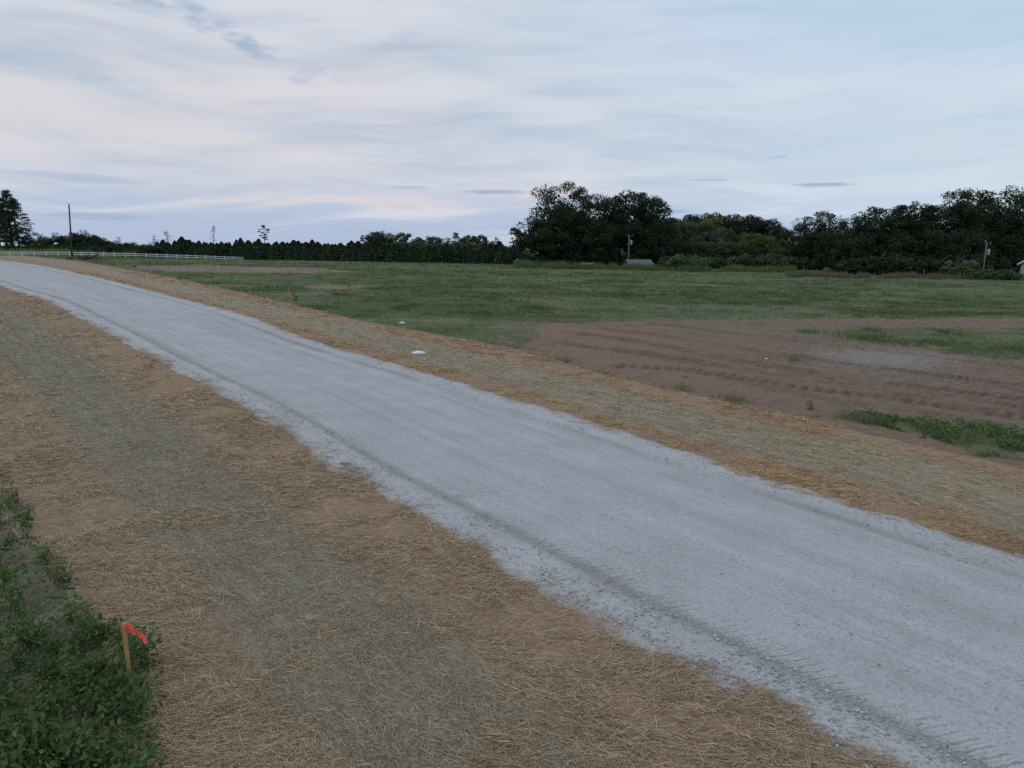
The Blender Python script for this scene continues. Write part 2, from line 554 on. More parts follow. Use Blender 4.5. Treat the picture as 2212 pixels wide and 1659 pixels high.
M['roof_grey'] = plain('grey_shingle', (0.13, 0.15, 0.165), (0.21, 0.235, 0.25), 5.0, 0.8, 0.2)
M['roof_pale'] = plain('pale_metal_roof', (0.30, 0.33, 0.35), (0.40, 0.43, 0.45), 1.5, 0.5, 0.4)
M['siding'] = plain('grey_siding', (0.27, 0.31, 0.36), (0.33, 0.37, 0.42), 2.0, 0.7, 0.2)
M['shed_wall'] = plain('shed_wall', (0.11, 0.10, 0.09), (0.19, 0.175, 0.155), 2.0, 0.9, 0.1, (3, 3, .5))
M['trim'] = plain('white_trim', (0.62, 0.64, 0.66), (0.74, 0.76, 0.78), 2.0, 0.5, 0.4)
M['pane'] = plain('window_pane', (0.02, 0.024, 0.03), (0.03, 0.035, 0.04), 2.0, 0.08, 0.6)
M['car_paint'] = plain('dark_car_paint', (0.035, 0.042, 0.055), (0.045, 0.052, 0.065), 2.0, 0.3, 0.6)
M['rubber'] = plain('rubber', (0.02, 0.02, 0.02), (0.03, 0.03, 0.03), 8.0, 0.9, 0.2)
M['transformer'] = plain('transformer_grey', (0.26, 0.27, 0.285), (0.36, 0.37, 0.385), 4.0, 0.5, 0.4)
M['wire'] = plain('wire_black', (0.05, 0.05, 0.055), (0.06, 0.06, 0.065), 2.0, 0.6, 0.2)
M['scrap'] = plain('scrap_wood', (0.055, 0.043, 0.038), (0.19, 0.155, 0.13), 1.3, 0.95, 0.1, (1, 4, 4))
M['stone'] = tone_mat('gravel_stone')
M['straw'] = tone_mat('straw_stalk', 0.0, 0.7)
M['grass'] = tone_mat('grass_blade', 0.25, 0.7)

# --- ground
def ground_material():
    m, t = new_mat('ground')
    co = t.node('ShaderNodeTexCoord').outputs['Object']
    bd = t.attr('band')
    dirt = t.attr('dirt'); brown = t.attr('brown'); far = t.attr('far'); al = t.attr('along')
    nA = t.noise(co, 0.5, 5.0, 0.6)
    nB = t.noise(co, 2.3, 6.0, 0.62)
    nC = t.noise(co, 9.0, 6.0, 0.65)
    nD = t.noise(co, 45.0, 4.0, 0.7)
    # road aligned fibre noise
    fib = t.noise(t.comb(t.m('MULTIPLY', bd, 9.0), t.m('MULTIPLY', al, 0.5), 0.0), 1.0, 6.0, 0.65)
    bj = t.m('ADD', bd, t.m('ADD', t.m('MULTIPLY', t.m('SUBTRACT', nB, 0.5), 0.7), t.m('MULTIPLY', t.m('SUBTRACT', nC, 0.5), 0.35)))
    soil = t.mix(t.ramp(nB, 0.32, 0.68), (0.30, 0.20, 0.142), (0.42, 0.29, 0.215))
    soil = t.mix(t.ramp(nD, 0.35, 0.7, 0.0, 0.5), soil, (0.25, 0.165, 0.115))
    gold = t.mix(t.ramp(nC, 0.3, 0.7), (0.27, 0.180, 0.108), (0.42, 0.303, 0.195))
    gold = t.mix(t.ramp(nD, 0.4, 0.62), t.mix(0.35, gold, (0.13, 0.08, 0.045)), gold)
    golds = t.mix(t.ramp(nB, 0.40, 0.60, 0.25, 0.95), soil, gold)
    green = t.mix(t.ramp(nC, 0.3, 0.7), (0.18, 0.150, 0.098), (0.28, 0.238, 0.162))
    green = t.mix(t.ramp(nD, 0.35, 0.65), t.mix(0.3, green, (0.11, 0.10, 0.07)), green)
    green = t.mix(t.ramp(fib, 0.35, 0.7, 0.0, 0.45), green, (0.34, 0.305, 0.225))
    green = t.mix(t.ramp(t.noise(t.comb(t.m('MULTIPLY', bd, 3.2), t.m('MULTIPLY', al, 0.03), 4.0), 1.0, 3.0, 0.5), 0.5, 0.7, 0.0, 0.5), green, (0.125, 0.11, 0.08))
    wsoil = t.mix(t.ramp(nB, 0.3, 0.7), (0.13, 0.108, 0.078), (0.235, 0.192, 0.142))
    # field: thin grass over brown soil, greener towards the far side
    pat = t.noise(t.vscale(co, (0.10, 0.16, 0.1)), 1.0, 6.0, 0.62)
    gr = t.mix(t.ramp(nB, 0.3, 0.7), (0.085, 0.115, 0.052), (0.150, 0.180, 0.085))
    gr = t.mix(t.ramp(pat, 0.48, 0.68, 0.0, 0.8), gr, (0.25, 0.200, 0.135))
    gr = t.mix(t.ramp(pat, 0.44, 0.28, 0.0, 0.5), gr, (0.150, 0.205, 0.082))
    gr = t.mix(t.ramp(nD, 0.3, 0.7, 0.35, 0.0), gr, (0.04, 0.055, 0.028))
    brs = t.mix(t.ramp(nA, 0.3, 0.7), (0.20, 0.142, 0.115), (0.30, 0.21, 0.165))
    bm = t.ramp(t.m('ADD', brown, t.m('MULTIPLY', t.m('SUBTRACT', pat, 0.5), 5.0)), -0.6, 1.2)
    gr = t.mix(t.m('MULTIPLY', bm, 0.85), gr, brs)
    dm = t.ramp(t.m('ADD', dirt, t.m('MULTIPLY', t.m('SUBTRACT', nB, 0.5), 2.0)), -0.5, 0.4)
    drt = t.mix(t.ramp(nC, 0.3, 0.7), (0.165, 0.117, 0.086), (0.245, 0.180, 0.133))
    isl = t.m('MULTIPLY', t.ramp(dirt, -2.4, -1.2), t.ramp(nB, 0.40, 0.58, 0.15, 0.8))
    gr = t.mix(isl, gr, t.mix(0.5, drt, (0.20, 0.165, 0.095)))
    gr = t.mix(dm, gr, drt)
    def box(lo, hi, soft=0.12):
        return t.m('MULTIPLY', t.ramp(bj, lo - soft, lo + soft), t.ramp(bj, hi + soft, hi - soft))
    c = t.mix(t.ramp(bj, -0.15, 0.15), wsoil, golds)
    c = t.mix(box(1, 2), c, green)
    c = t.mix(box(5, 6), c, t.mix(0.75, green, t.mix(t.ramp(fib, 0.3, 0.7), (0.25, 0.205, 0.14), (0.38, 0.32, 0.225))))
    c = t.mix(t.ramp(bj, 6.9, 7.12), c, gr)
    h = t.m('ADD', t.m('MULTIPLY', nC, 0.5), t.m('MULTIPLY', nD, 0.5))
    nrm = bump(t, h, 0.7, 0.03)
    finish(t, c, 0.95, nrm, 0.1)
    return m

def road_material():
    m, t = new_mat('gravel')
    co = t.node('ShaderNodeTexCoord').outputs['Object']
    ac = t.attr('across'); al = t.attr('along')          # metres from the left edge; metres along
    n1 = t.noise(co, 0.8, 5.0, 0.6)
    n2 = t.noise(co, 11.0, 6.0, 0.7)
    n3 = t.noise(co, 70.0, 3.0, 0.7)
    wv = t.noise(t.comb(t.m('MULTIPLY', al, 0.12), 0.0, 0.0), 1.0, 3.0)
    acw = t.m('ADD', ac, t.m('MULTIPLY', t.m('SUBTRACT', wv, 0.5), 0.5))
    st = t.noise(t.comb(t.m('MULTIPLY', acw, 2.3), t.m('MULTIPLY', al, 0.045), 0.0), 1.0, 6.0, 0.62)
    st2 = t.noise(t.comb(t.m('MULTIPLY', acw, 9.0), t.m('MULTIPLY', al, 0.10), 2.0), 1.0, 4.0, 0.6)
    c = t.mix(t.ramp(n1, 0.3, 0.7), (0.425, 0.424, 0.425), (0.50, 0.498, 0.50))
    c = t.mix(t.ramp(st, 0.44, 0.68, 0.0, 0.5), c, (0.345, 0.34, 0.335))
    c = t.mix(t.ramp(st, 0.46, 0.30, 0.0, 0.5), c, (0.54, 0.535, 0.53))
    c = t.mix(t.ramp(st2, 0.52, 0.72, 0.0, 0.28), c, (0.27, 0.265, 0.26))
    c = t.mix(t.ramp(n2, 0.52, 0.70, 0.0, 0.5), c, (0.25, 0.245, 0.24))
    c = t.mix(t.ramp(n3, 0.55, 0.75, 0.0, 0.45), c, (0.62, 0.62, 0.62))
    n4 = t.noise(co, 26.0, 5.0, 0.75)
    n5 = t.noise(co, 3.2, 4.0, 0.6)
    c = t.mix(t.m('MULTIPLY', t.ramp(n4, 0.50, 0.64), t.ramp(n5, 0.35, 0.62, 0.15, 0.75)), c, (0.23, 0.226, 0.222))
    c = t.mix(t.m('MULTIPLY', t.ramp(n4, 0.46, 0.34), 0.45), c, (0.60, 0.60, 0.60))
    # tracks: the loosened dark wheel line near each edge
    patch = t.noise(t.comb(t.m('MULTIPLY', al, 0.35), ac, 5.0), 1.0, 4.0, 0.6)
    def track(c0, w0, soft):
        d = t.m('ABSOLUTE', t.m('SUBTRACT', t.m('ADD', ac, t.m('MULTIPLY', t.m('SUBTRACT', wv, 0.5), 0.35)), c0))
        return t.ramp(d, w0 + soft, w0 - soft)
    tl = t.m('MULTIPLY', track(0.74, 0.10, 0.11), t.m('ADD', 0.45, t.m('MULTIPLY', t.ramp(n4, 0.38, 0.62), 0.55)))
    tr = track(5.55, 0.16, 0.14)
    tr2 = track(4.75, 0.10, 0.12)
    c = t.mix(t.m('MULTIPLY', tl, t.ramp(patch, 0.22, 0.52, 0.5, 0.95)), c, (0.245, 0.238, 0.232))
    c = t.mix(t.m('MULTIPLY', tr, t.ramp(patch, 0.35, 0.65, 0.1, 0.75)), c, (0.25, 0.245, 0.24))
    c = t.mix(t.m('MULTIPLY', tr2, t.ramp(patch, 0.4, 0.7, 0.0, 0.5)), c, (0.27, 0.265, 0.26))
    # reddish soil worked into the edges
    ed = t.attr('edge')
    c = t.mix(t.ramp(t.m('ADD', ed, t.m('MULTIPLY', t.m('SUBTRACT', n1, 0.5), 0.7)), 0.30, -0.02, 0.0, 0.8), c, (0.34, 0.265, 0.215))
    h = t.m('ADD', t.m('MULTIPLY', n2, 0.35), t.m('ADD', t.m('MULTIPLY', n3, 0.25), t.m('MULTIPLY', n4, 0.5)))
    nr = bump(t, h, 0.8, 0.03)
    # tyre lugs pressed along the inner side of the left wheel line
    sl = t.m('ADD', al, t.m('MULTIPLY', ac, 0.55))
    lug = t.m('SINE', t.m('MULTIPLY', t.m('ADD', sl, t.m('MULTIPLY', t.m('SUBTRACT', n2, 0.5), 0.12)), 2 * PI / 0.125))
    brk = t.noise(t.comb(t.m('MULTIPLY', al, 0.9), ac, 7.0), 1.0, 4.0, 0.65)
    nr = bump(t, t.m('MULTIPLY', t.m('MULTIPLY', t.ramp(lug, -0.9, 0.9), track(0.96, 0.17, 0.06)), t.ramp(brk, 0.36, 0.60)), 0.75, 0.026, nr)
    sl2 = t.m('SINE', t.m('MULTIPLY', t.m('ADD', al, t.m('MULTIPLY', n2, 0.06)), 2 * PI / 0.12))
    nr = bump(t, t.m('MULTIPLY', t.m('MULTIPLY', t.ramp(sl2, -0.3, 0.5), track(5.55, 0.12, 0.05)), t.ramp(brk, 0.45, 0.62)), 0.5, 0.015, nr)
    finish(t, c, 0.95, nr, 0.15)
    return m

def dirt_material():
    m, t = new_mat('bare_dirt')
    co = t.node('ShaderNodeTexCoord').outputs['Object']
    pale = t.attr('pale'); red = t.attr('red')
    n1 = t.noise(co, 0.35, 5.0, 0.6)
    n2 = t.noise(co, 3.0, 6.0, 0.65)
    n3 = t.noise(co, 16.0, 6.0, 0.7)
    c = t.mix(t.ramp(n2, 0.3, 0.7), (0.165, 0.117, 0.086), (0.245, 0.180, 0.133))
    c = t.mix(t.m('MULTIPLY', red, t.ramp(n1, 0.3, 0.6, 0.4, 1.0)), c, (0.245, 0.162, 0.116))
    c = t.mix(t.ramp(n1, 0.55, 0.75, 0.0, 0.55), c, (0.120, 0.094, 0.084))
    rutn = t.noise(t.vscale(co, (0.6, 1.6, 1.0)), 1.0, 5.0, 0.65)
    c = t.mix(t.m('MULTIPLY', t.attr('rut'), t.ramp(rutn, 0.40, 0.65, 0.0, 0.35)), c, (0.125, 0.098, 0.082))
    c = t.mix(t.m('MULTIPLY', t.ramp(t.m('ADD', pale, t.m('MULTIPLY', t.m('SUBTRACT', n2, 0.5), 7.0)), -1.2, 1.6), 0.7), c, (0.285, 0.248, 0.22))
    c = t.mix(t.ramp(n3, 0.55, 0.72, 0.0, 0.6), c, (0.125, 0.10, 0.09))
    nr = bump(t, t.m('ADD', t.m('MULTIPLY', n3, 0.6), t.m('MULTIPLY', n2, 0.4)), 0.8, 0.06)
    finish(t, c, 0.95, nr, 0.1)
    return m

M['ground'] = ground_material()
M['gravel'] = road_material()
M['dirt'] = dirt_material()

# ------------------------------------------------------------------ ground
def axis(dense_a, dense_b, step, lo, hi, growth):
    a = list(np.arange(dense_a, dense_b, step))
    s = step; x = a[-1]
    while x < hi:
        s *= growth; x += s; a.append(x)
    s = step; x = a[0]; pre = []
    while x > lo:
        s *= growth; x -= s; pre.append(x)
    return np.array(pre[::-1] + a)

def grid_polys(nx, ny):
    i = np.arange(nx * ny).reshape(ny, nx)
    return np.stack([i[:-1, :-1], i[:-1, 1:], i[1:, 1:], i[1:, :-1]], -1).reshape(-1, 4)

def along(x, y):
    return y * 0.79 - x * 0.61

xs = axis(-13, 12, 0.15, -1500, 1500, 1.042)
ys = axis(3.8, 24, 0.15, -60, 3000, 1.034)
gx, gy = np.meshgrid(xs, ys)
gx = gx.ravel(); gy = gy.ravel()
b = band(gx, gy)
z = T(gx, gy)
strawy = sst(b, -0.3, 0.2) * sst(-b, -7.3, -6.9) * (1 - sst(b, 2.85, 3.0) * sst(-b, -4.15, -4.0))
z = z + strawy * (0.055 * (fbm(gx / 0.9, gy / 0.9, 21, 3) - 0.45))
z = z - 0.06 * sst(b, 2.99, 3.05) * sst(-b, -4.01, -3.95)
dsd = np.full(len(gx), -50.0)
near = (gx > -12) & (gx < 75) & (gy > 5) & (gy < 70)
dsd[near] = dirt_sd(gx[near], gy[near])
z = z - 0.06 * sst(dsd, 0.5, 1.2)
z = z + (b < 0) * 0.07 * (fbm(gx / 0.6, gy / 0.6, 31, 3) - 0.5)
br = np.full(len(gx), -50.0)
nb = (gx > -120) & (gx < 20) & (gy > 30) & (gy < 180)
br[nb] = np.maximum(sdf(BROWN_FAR[0], gx[nb], gy[nb]) * 0.5, sdf(BROWN_FAR[1], gx[nb], gy[nb]) * 0.6 - 0.8)
me = mesh_np('ground', np.stack([gx, gy, z], 1), [grid_polys(len(xs), len(ys))], True,
             attrs={'band': b, 'dirt': np.clip(dsd, -5, 5), 'brown': np.clip(br, -6, 6), 'far': np.clip(gy / 150, 0, 1), 'along': along(gx, gy)})
tag(link('ground', me, M['ground']), kind='structure')

# gravel road: its own sheet whose ragged edges sink into the verge
def road():
    yy = np.concatenate([np.arange(-14, 30, 0.16), np.arange(30, 70, 0.4), np.arange(70, 200, 1.2), np.arange(200, 330, 6)])
    cs = curve_xs(yy)
    n = 72
    s = np.linspace(-0.09, 1.09, n)
    L = cs[3][:, None]; Rr = cs[4][:, None]
    X = L + (Rr - L) * s[None, :]
    Yc = np.repeat(yy[:, None], n, 1)
    # walk along lines square to the road
    dxy = np.gradient((cs[3] + cs[4]) / 2, yy)[:, None]
    wid = (Rr - L) / np.sqrt(1 + dxy ** 2)
    off = (s[None, :] - 0.5) * wid
    tx = dxy / np.sqrt(1 + dxy ** 2); ty = 1 / np.sqrt(1 + dxy ** 2)
    mid = (L + Rr) / 2
    X = mid + off * ty
    Y = Yc - off * tx
    bx = band(X, Y)
    ac = np.where(bx < 3, (bx - 3) * 1.0, np.clip(bx - 3, 0, 1) * 6.4)
    ac = (off / wid + 0.5) * 6.4
    e = np.minimum(ac, 6.4 - ac)
    e = e + 0.16 + 0.34 * (fbm(X / 0.5, Y / 0.5, 41, 4) - 0.5) + 0.28 * (fbm(X / 3.5, Y / 3.5, 44, 2) - 0.5)
    z = T(X, Y) + 0.045 * sst(e, -0.16, 0.22) - 0.03 + 0.02 * sst(e, 0.2, 1.5) + 0.03 * sst(e, 0.3, 3) + 0.014 * (fbm(X / 0.5, Y / 0.5, 47, 3) - 0.5)
    z = z - 0.03 * sst(-e, 0.0, 0.3)
    z = z - 0.010 * np.exp(-((ac - 0.72) / 0.22) ** 2) - 0.012 * np.exp(-((ac - 5.55) / 0.2) ** 2) + 0.012 * np.exp(-((ac - 1.12) / 0.1) ** 2)
    V = np.stack([X, Y, z], -1).reshape(-1, 3)
    me = mesh_np('gravel_road', V, [grid_polys(n, len(yy))], True,
                 attrs={'across': ac.ravel(), 'along': along(X, Y).ravel(), 'edge': e.ravel()})
    return tag(link('gravel_road', me, M['gravel']), kind='structure')
road()

def road_z(x, y):
    b = band(x, y)
    return T(x, y) + 0.02 + 0.03 * sst(np.minimum(b - 3, 4 - b), 0.0, 0.4)

# bare dirt with tractor treads
TRK = [P((1330, 792), (1476, 801), (1706, 838), (1906, 860), (2230, 909)),
       P((1240, 722), (1356, 735), (1606, 786), (1856, 822), (2230, 868)),
       P((1300, 712), (1420, 726), (1650, 762), (1900, 800), (2230, 838)),
       P((1200, 742), (1340, 762), (1560, 795), (1800, 832), (2100, 880), (2230, 900)),
       P((1230, 704), (1500, 702), (1900, 703), (2230, 701)),
       P((1400, 700), (1700, 735), (1950, 765), (2230, 800)),
       P((1270, 752), (1480, 780), (1700, 812), (2000, 850), (2230, 884))]
TRK += [P((1420, 716), (1600, 722), (1900, 742), (2230, 752)), P((1300, 775), (1500, 768), (1750, 775), (2060, 815), (2230, 850)), P((1560, 820), (1800, 868), (2000, 895), (2230, 935))]
TRW = [(0.42, 0.15, 0.42), (0.46, 0.13, 0.29), (0.42, 0.11, 0.27), (0.40, 0.12, 0.30), (0.34, 0.06, 0.28), (0.42, 0.10, 0.27), (0.46, 0.13, 0.30), (0.30, 0.06, 0.27), (0.34, 0.07, 0.25), (0.36, 0.08, 0.27)]

def track_disp(x, y):
    z = np.zeros_like(x)
    for pl, (hw, amp, per) in zip(TRK, TRW):
        best = np.full(x.shape, 1e9); sl = np.zeros_like(x); sd_ = np.zeros_like(x)
        acc = 0.0
        for (ax, ay), (bx, by) in zip(pl[:-1], pl[1:]):
            ux, uy = bx - ax, by - ay; Ln = math.hypot(ux, uy); ux /= Ln; uy /= Ln
            t = np.clip((x - ax) * ux + (y - ay) * uy, 0, Ln)
            ex = x - ax - t * ux; ey = y - ay - t * uy
            d = np.hypot(ex, ey)
            k = d < best
            best = np.where(k, d, best); sl = np.where(k, acc + t, sl); sd_ = np.where(k, ex * -uy + ey * ux, sd_)
            acc += Ln
        ins = sst(-best, -hw, -hw * 0.75)
        jit = 0.10 * (fbm(x / 0.7, y / 0.7, 59, 2) - 0.5)
        lug = np.sin(2 * PI * (sl - (0.08 if per > .4 else 0.34) * sd_ + jit) / per)
        gap = sst(fbm(x / 1.9, y / 1.9, 60 + int(per * 100), 3), 0.30, 0.52)
        z += ins * (amp * sst(lug, -0.55, 0.55) * gap - amp * 0.30)
        z += 0.22 * amp * np.exp(-((best - hw * 1.2) / 0.12) ** 2)
    return z

def track_mask(x, y):
    m = np.zeros_like(x)
    for pl, (hw, amp, per) in zip(TRK, TRW):
        m = np.maximum(m, sst(-pdist(pl, x, y, False), -hw * 1.5, -hw * .8) * amp / 0.13)
    return m

def dirt():
    st = 0.074
    x = np.arange(-7, 56, st); y = np.arange(13, 52, st)
    X, Y = np.meshgrid(x, y)
    keepv = (X < 0.9 * Y + 15) & (X > -0.2 * Y)
    sdv = np.full(X.shape, -9.0)
    sdv[keepv] = dirt_sd(X[keepv], Y[keepv])
    sdj = sdv + 1.1 * (fbm(X / 1.1, Y / 1.1, 51, 4) - 0.5) * 1.5
    inside = (sdj > -0.5) & keepv
    cell = inside[:-1, :-1] | inside[1:, :-1] | inside[:-1, 1:] | inside[1:, 1:]
    q = grid_polys(len(x), len(y))[cell.ravel()]
    used = np.unique(q)
    remap = np.zeros(X.size, np.int64); remap[used] = np.arange(len(used))
    xv = X.ravel()[used]; yv = Y.ravel()[used]; e = sdj.ravel()[used]
    z = T(xv, yv) + 0.03 * sst(e, -0.35, 0.25) - 0.028 * sst(-e, 0.0, 0.35) - 0.035 * sst(-e, .3, .5)
    z += sst(e, -0.2, 0.3) * (0.10 * (fbm(xv / 1.3, yv / 1.3, 55, 4) - 0.5) + 0.05 * (fbm(xv / 0.28, yv / 0.28, 58, 3) - 0.5) + track_disp(xv, yv))
    red = sst(xv, 16, 3)
    me = mesh_np('bare_dirt', np.stack([xv, yv, z], 1), [remap[q]], True, attrs={'pale': np.clip(sdf(PALE, xv, yv), -4, 4), 'red': red, 'rut': track_mask(xv, yv)})
    return tag(link('bare_dirt', me, M['dirt']), kind='structure')
dirt()

# ------------------------------------------------------------------ loose ground cover
def frame_pts(n, y0, y1, power, rng, wide=0.80):
    """points over the wedge of ground ahead, thinning out with distance"""
    u = rng.uniform(0, 1, n)
    a = 1 - power
    if abs(a) < 1e-6:
        y = y0 * (y1 / y0) ** u
    else:
        y = (y0 ** a + u * (y1 ** a - y0 ** a)) ** (1 / a)
    x = rng.uniform(-1, 1, n) * (wide * y + 4.0)
    return x, y

def stalks(name, x, y, z, Ln, Wd, ang, tilt, colr, mat):
    n = len(x)
    d = np.stack([np.cos(ang) * np.cos(tilt), np.sin(ang) * np.cos(tilt), np.sin(tilt)], 1)
    rl = R.uniform(-0.6, 0.6, n)
    s = np.stack([-np.sin(ang) * np.cos(rl), np.cos(ang) * np.cos(rl), np.sin(rl)], 1)
    C = np.stack([x, y, z], 1)
    h = (Ln * 0.5)[:, None] * d; w_ = (Wd * 0.5)[:, None] * s
    V = np.stack([C - h - w_, C + h - w_ * 0.6, C + h + w_ * 0.6, C - h + w_], 1).reshape(-1, 3)
    me = mesh_np(name, V, [np.arange(n * 4).reshape(n, 4)], False, color=np.repeat(colr, 4, axis=0))
    return link(name, me, mat)

HEAP = at(440, 1115)
def straw():
    # golden wheat straw
    x, y = frame_pts(1150000, 3.4, 95, 1.25, R)
    b = band(x, y)
    bj = band(x + 0.8 * (fbm(x / 1.3, y / 1.3, 61, 3) - 0.5) + 0.5 * (fbm(x / 0.3, y / 0.3, 64, 2) - 0.5) + R.normal(0, 0.13, len(x)), y)
    inb = ((bj > 0.0) & (bj < 1)) | ((bj > 2) & (bj < 3.01)) | ((bj > 3.985) & (bj < 5)) | ((bj > 6) & (bj < 7.02))
    dens = sst(fbm(x / 0.75, y / 0.75, 67, 4), 0.34, 0.60) * sst(fbm(x / 2.6, y / 2.6, 71, 2), 0.2, 0.45)
    k = inb & (R.uniform(0, 1, len(x)) < 0.09 + 0.85 * dens)
    # stray handfuls on the green strips and the road edge
    stray = (~inb) & (bj > -0.3) & (bj < 7.2) & ~((bj > 3.01) & (bj < 3.99)) & (R.uniform(0, 1, len(x)) < 0.03 + 0.5 * sst(fbm(x / 1.1, y / 0.7, 75, 3), 0.70, 0.82) + 0.85 * np.exp(-(((x - HEAP[0] - 0.6 * (y - HEAP[1])) / 0.75) ** 2 + ((y - HEAP[1]) / 0.55) ** 2) ** 2))
    rd = (bj > 3.0) & (bj < 3.22) & (R.uniform(0, 1, len(x)) < 0.035) & (fbm(x / 0.8, y / 0.8, 79, 2) > 0.5)
    k |= stray | rd
    x, y, b = x[k], y[k], b[k]
    n = len(x)
    pile = fbm(x / 0.9, y / 0.9, 21, 3) - 0.45
    lump = sst(fbm(x / 0.5, y / 0.5, 67, 3), 0.45, 0.75)
    z = T(x, y) + 0.055 * pile + R.uniform(0.004, 0.02, n) + 0.035 * lump * R.uniform(0.1, 1, n)
    z = np.where((b > 3) & (b < 3.95), np.maximum(z, road_z(x, y) + 0.012), z)
    Ln = R.uniform(0.06, 0.24, n) * (1 + y / 60)
    Wd = np.maximum(R.uniform(0.0032, 0.0056, n), y / FPX * 0.40)
    ang = np.where(R.uniform(0, 1, n) < 0.35, R.uniform(0, PI, n), R.normal(PI * 0.94, 0.5, n))
    ang = ang + 1.1 * (fbm(x / 0.6, y / 0.6, 83, 2) - 0.5) * 2
    tilt = R.normal(0, 0.13, n)
    c = np.array([(0.37, 0.245, 0.135), (0.47, 0.335, 0.20), (0.58, 0.46, 0.315), (0.20, 0.132, 0.080)])
    w4 = R.choice(4, n, p=[.32, .30, .20, .18])
    col = c[w4] * R.uniform(0.75, 1.2, (n, 1)) * (0.86 + 0.28 * fbm(x / 1.5, y / 1.5, 87, 2))[:, None]
    ac_ = R.uniform(0, 1, n) < 0.025
    col[ac_] = np.array((0.60, 0.46, 0.29)) * R.uniform(.8, 1.1, (ac_.sum(), 1)); z = z + ac_ * 0.012
    col = np.where((b > 3.8)[:, None], col * np.array((1.10, 0.96, 0.78)), col)
    tag(stalks('straw_mulch', x, y, z, Ln, Wd, ang, tilt, col, M['straw']),
        'golden wheat straw strewn along both verges of the gravel road', 'straw', kind='stuff')
    # grey green chopped mulch
    x, y = frame_pts(880000, 3.4, 60, 1.35, R)
    b = band(x, y)
    bj = band(x + 0.8 * (fbm(x / 1.3, y / 1.3, 61, 3) - 0.5) + 0.5 * (fbm(x / 0.3, y / 0.3, 64, 2) - 0.5) + R.normal(0, 0.22, len(x)), y)
    k = ((bj > 0.95) & (bj < 2.03)) | ((bj > 4.95) & (bj < 6.05)) | ((bj > 0.1) & (bj < 1.0) & (R.uniform(0, 1, len(x)) < 0.25))
    k &= R.uniform(0, 1, len(x)) < 0.35 + 0.65 * sst(fbm(x / 0.6, y / 0.6, 91, 3), 0.3, 0.55)
    x, y, b = x[k], y[k], b[k]
    n = len(x)
    z = T(x, y) + 0.055 * (fbm(x / 0.9, y / 0.9, 21, 3) - 0.45) + R.uniform(0.003, 0.022, n)
    Ln = R.uniform(0.03, 0.13, n) * (1 + y / 50)
    Wd = np.maximum(R.uniform(0.0026, 0.0046, n), y / FPX * 0.36)
    ang = np.where(R.uniform(0, 1, n) < 0.6, R.uniform(0, PI, n), R.normal(PI * 0.72, 0.35, n))
    tilt = R.normal(0, 0.16, n)
    c = np.array([(0.345, 0.285, 0.190), (0.47, 0.395, 0.28), (0.185, 0.152, 0.102), (0.43, 0.31, 0.17)])
    col = c[R.choice(4, n, p=[.36, .26, .26, .12])] * R.uniform(0.8, 1.2, (n, 1)) * (0.84 + 0.32 * fbm(x / 1.2, y / 1.2, 95, 2))[:, None]
    fs = (b > 4.5)[:, None]
    col = np.where(fs, col * np.array((1.16, 1.12, 1.08)), col)
    ang = np.where(fs[:, 0] & (R.uniform(0, 1, n) < .6), R.normal(PI * 0.70, 0.22, n), ang)
    ac_ = R.uniform(0, 1, n) < 0.03
    col[ac_] = col[ac_] * 1.25; Ln = np.where(ac_, Ln * 1.4, Ln); z = z + ac_ * 0.008
    tag(stalks('hay_mulch', x, y, z, Ln, Wd, ang, tilt, col, M['straw']),
        'grey green chopped hay matted between the golden straw strips', 'hay', kind='stuff')
straw()

def dirt_z(x, y):
    return T(x, y) + 0.03 + 0.10 * (fbm(x / 1.3, y / 1.3, 55, 4) - 0.5) + 0.05 * (fbm(x / 0.28, y / 0.28, 58, 3) - 0.5) + track_disp(x, y)

OCT_V = np.array([(1, 0, 0), (-1, 0, 0), (0, 1, 0), (0, -1, 0), (0, 0, 1), (0, 0, -1)], float)
OCT_F = np.array([(0, 2, 4), (2, 1, 4), (1, 3, 4), (3, 0, 4), (2, 0, 5), (1, 2, 5), (3, 1, 5), (0, 3, 5)])
g_ = (1 + 5 ** .5) / 2
ICO_V = np.array([(-1, g_, 0), (1, g_, 0), (-1, -g_, 0), (1, -g_, 0), (0, -1, g_), (0, 1, g_), (0, -1, -g_), (0, 1, -g_), (g_, 0, -1), (g_, 0, 1), (-g_, 0, -1), (-g_, 0, 1)]) / math.hypot(1, g_)
ICO_F = np.array([(0, 11, 5), (0, 5, 1), (0, 1, 7), (0, 7, 10), (0, 10, 11), (1, 5, 9), (5, 11, 4), (11, 10, 2), (10, 7, 6), (7, 1, 8), (3, 9, 4), (3, 4, 2), (3, 2, 6), (3, 6, 8), (3, 8, 9), (4, 9, 5), (2, 4, 11), (6, 2, 10), (8, 6, 7), (9, 8, 1)])

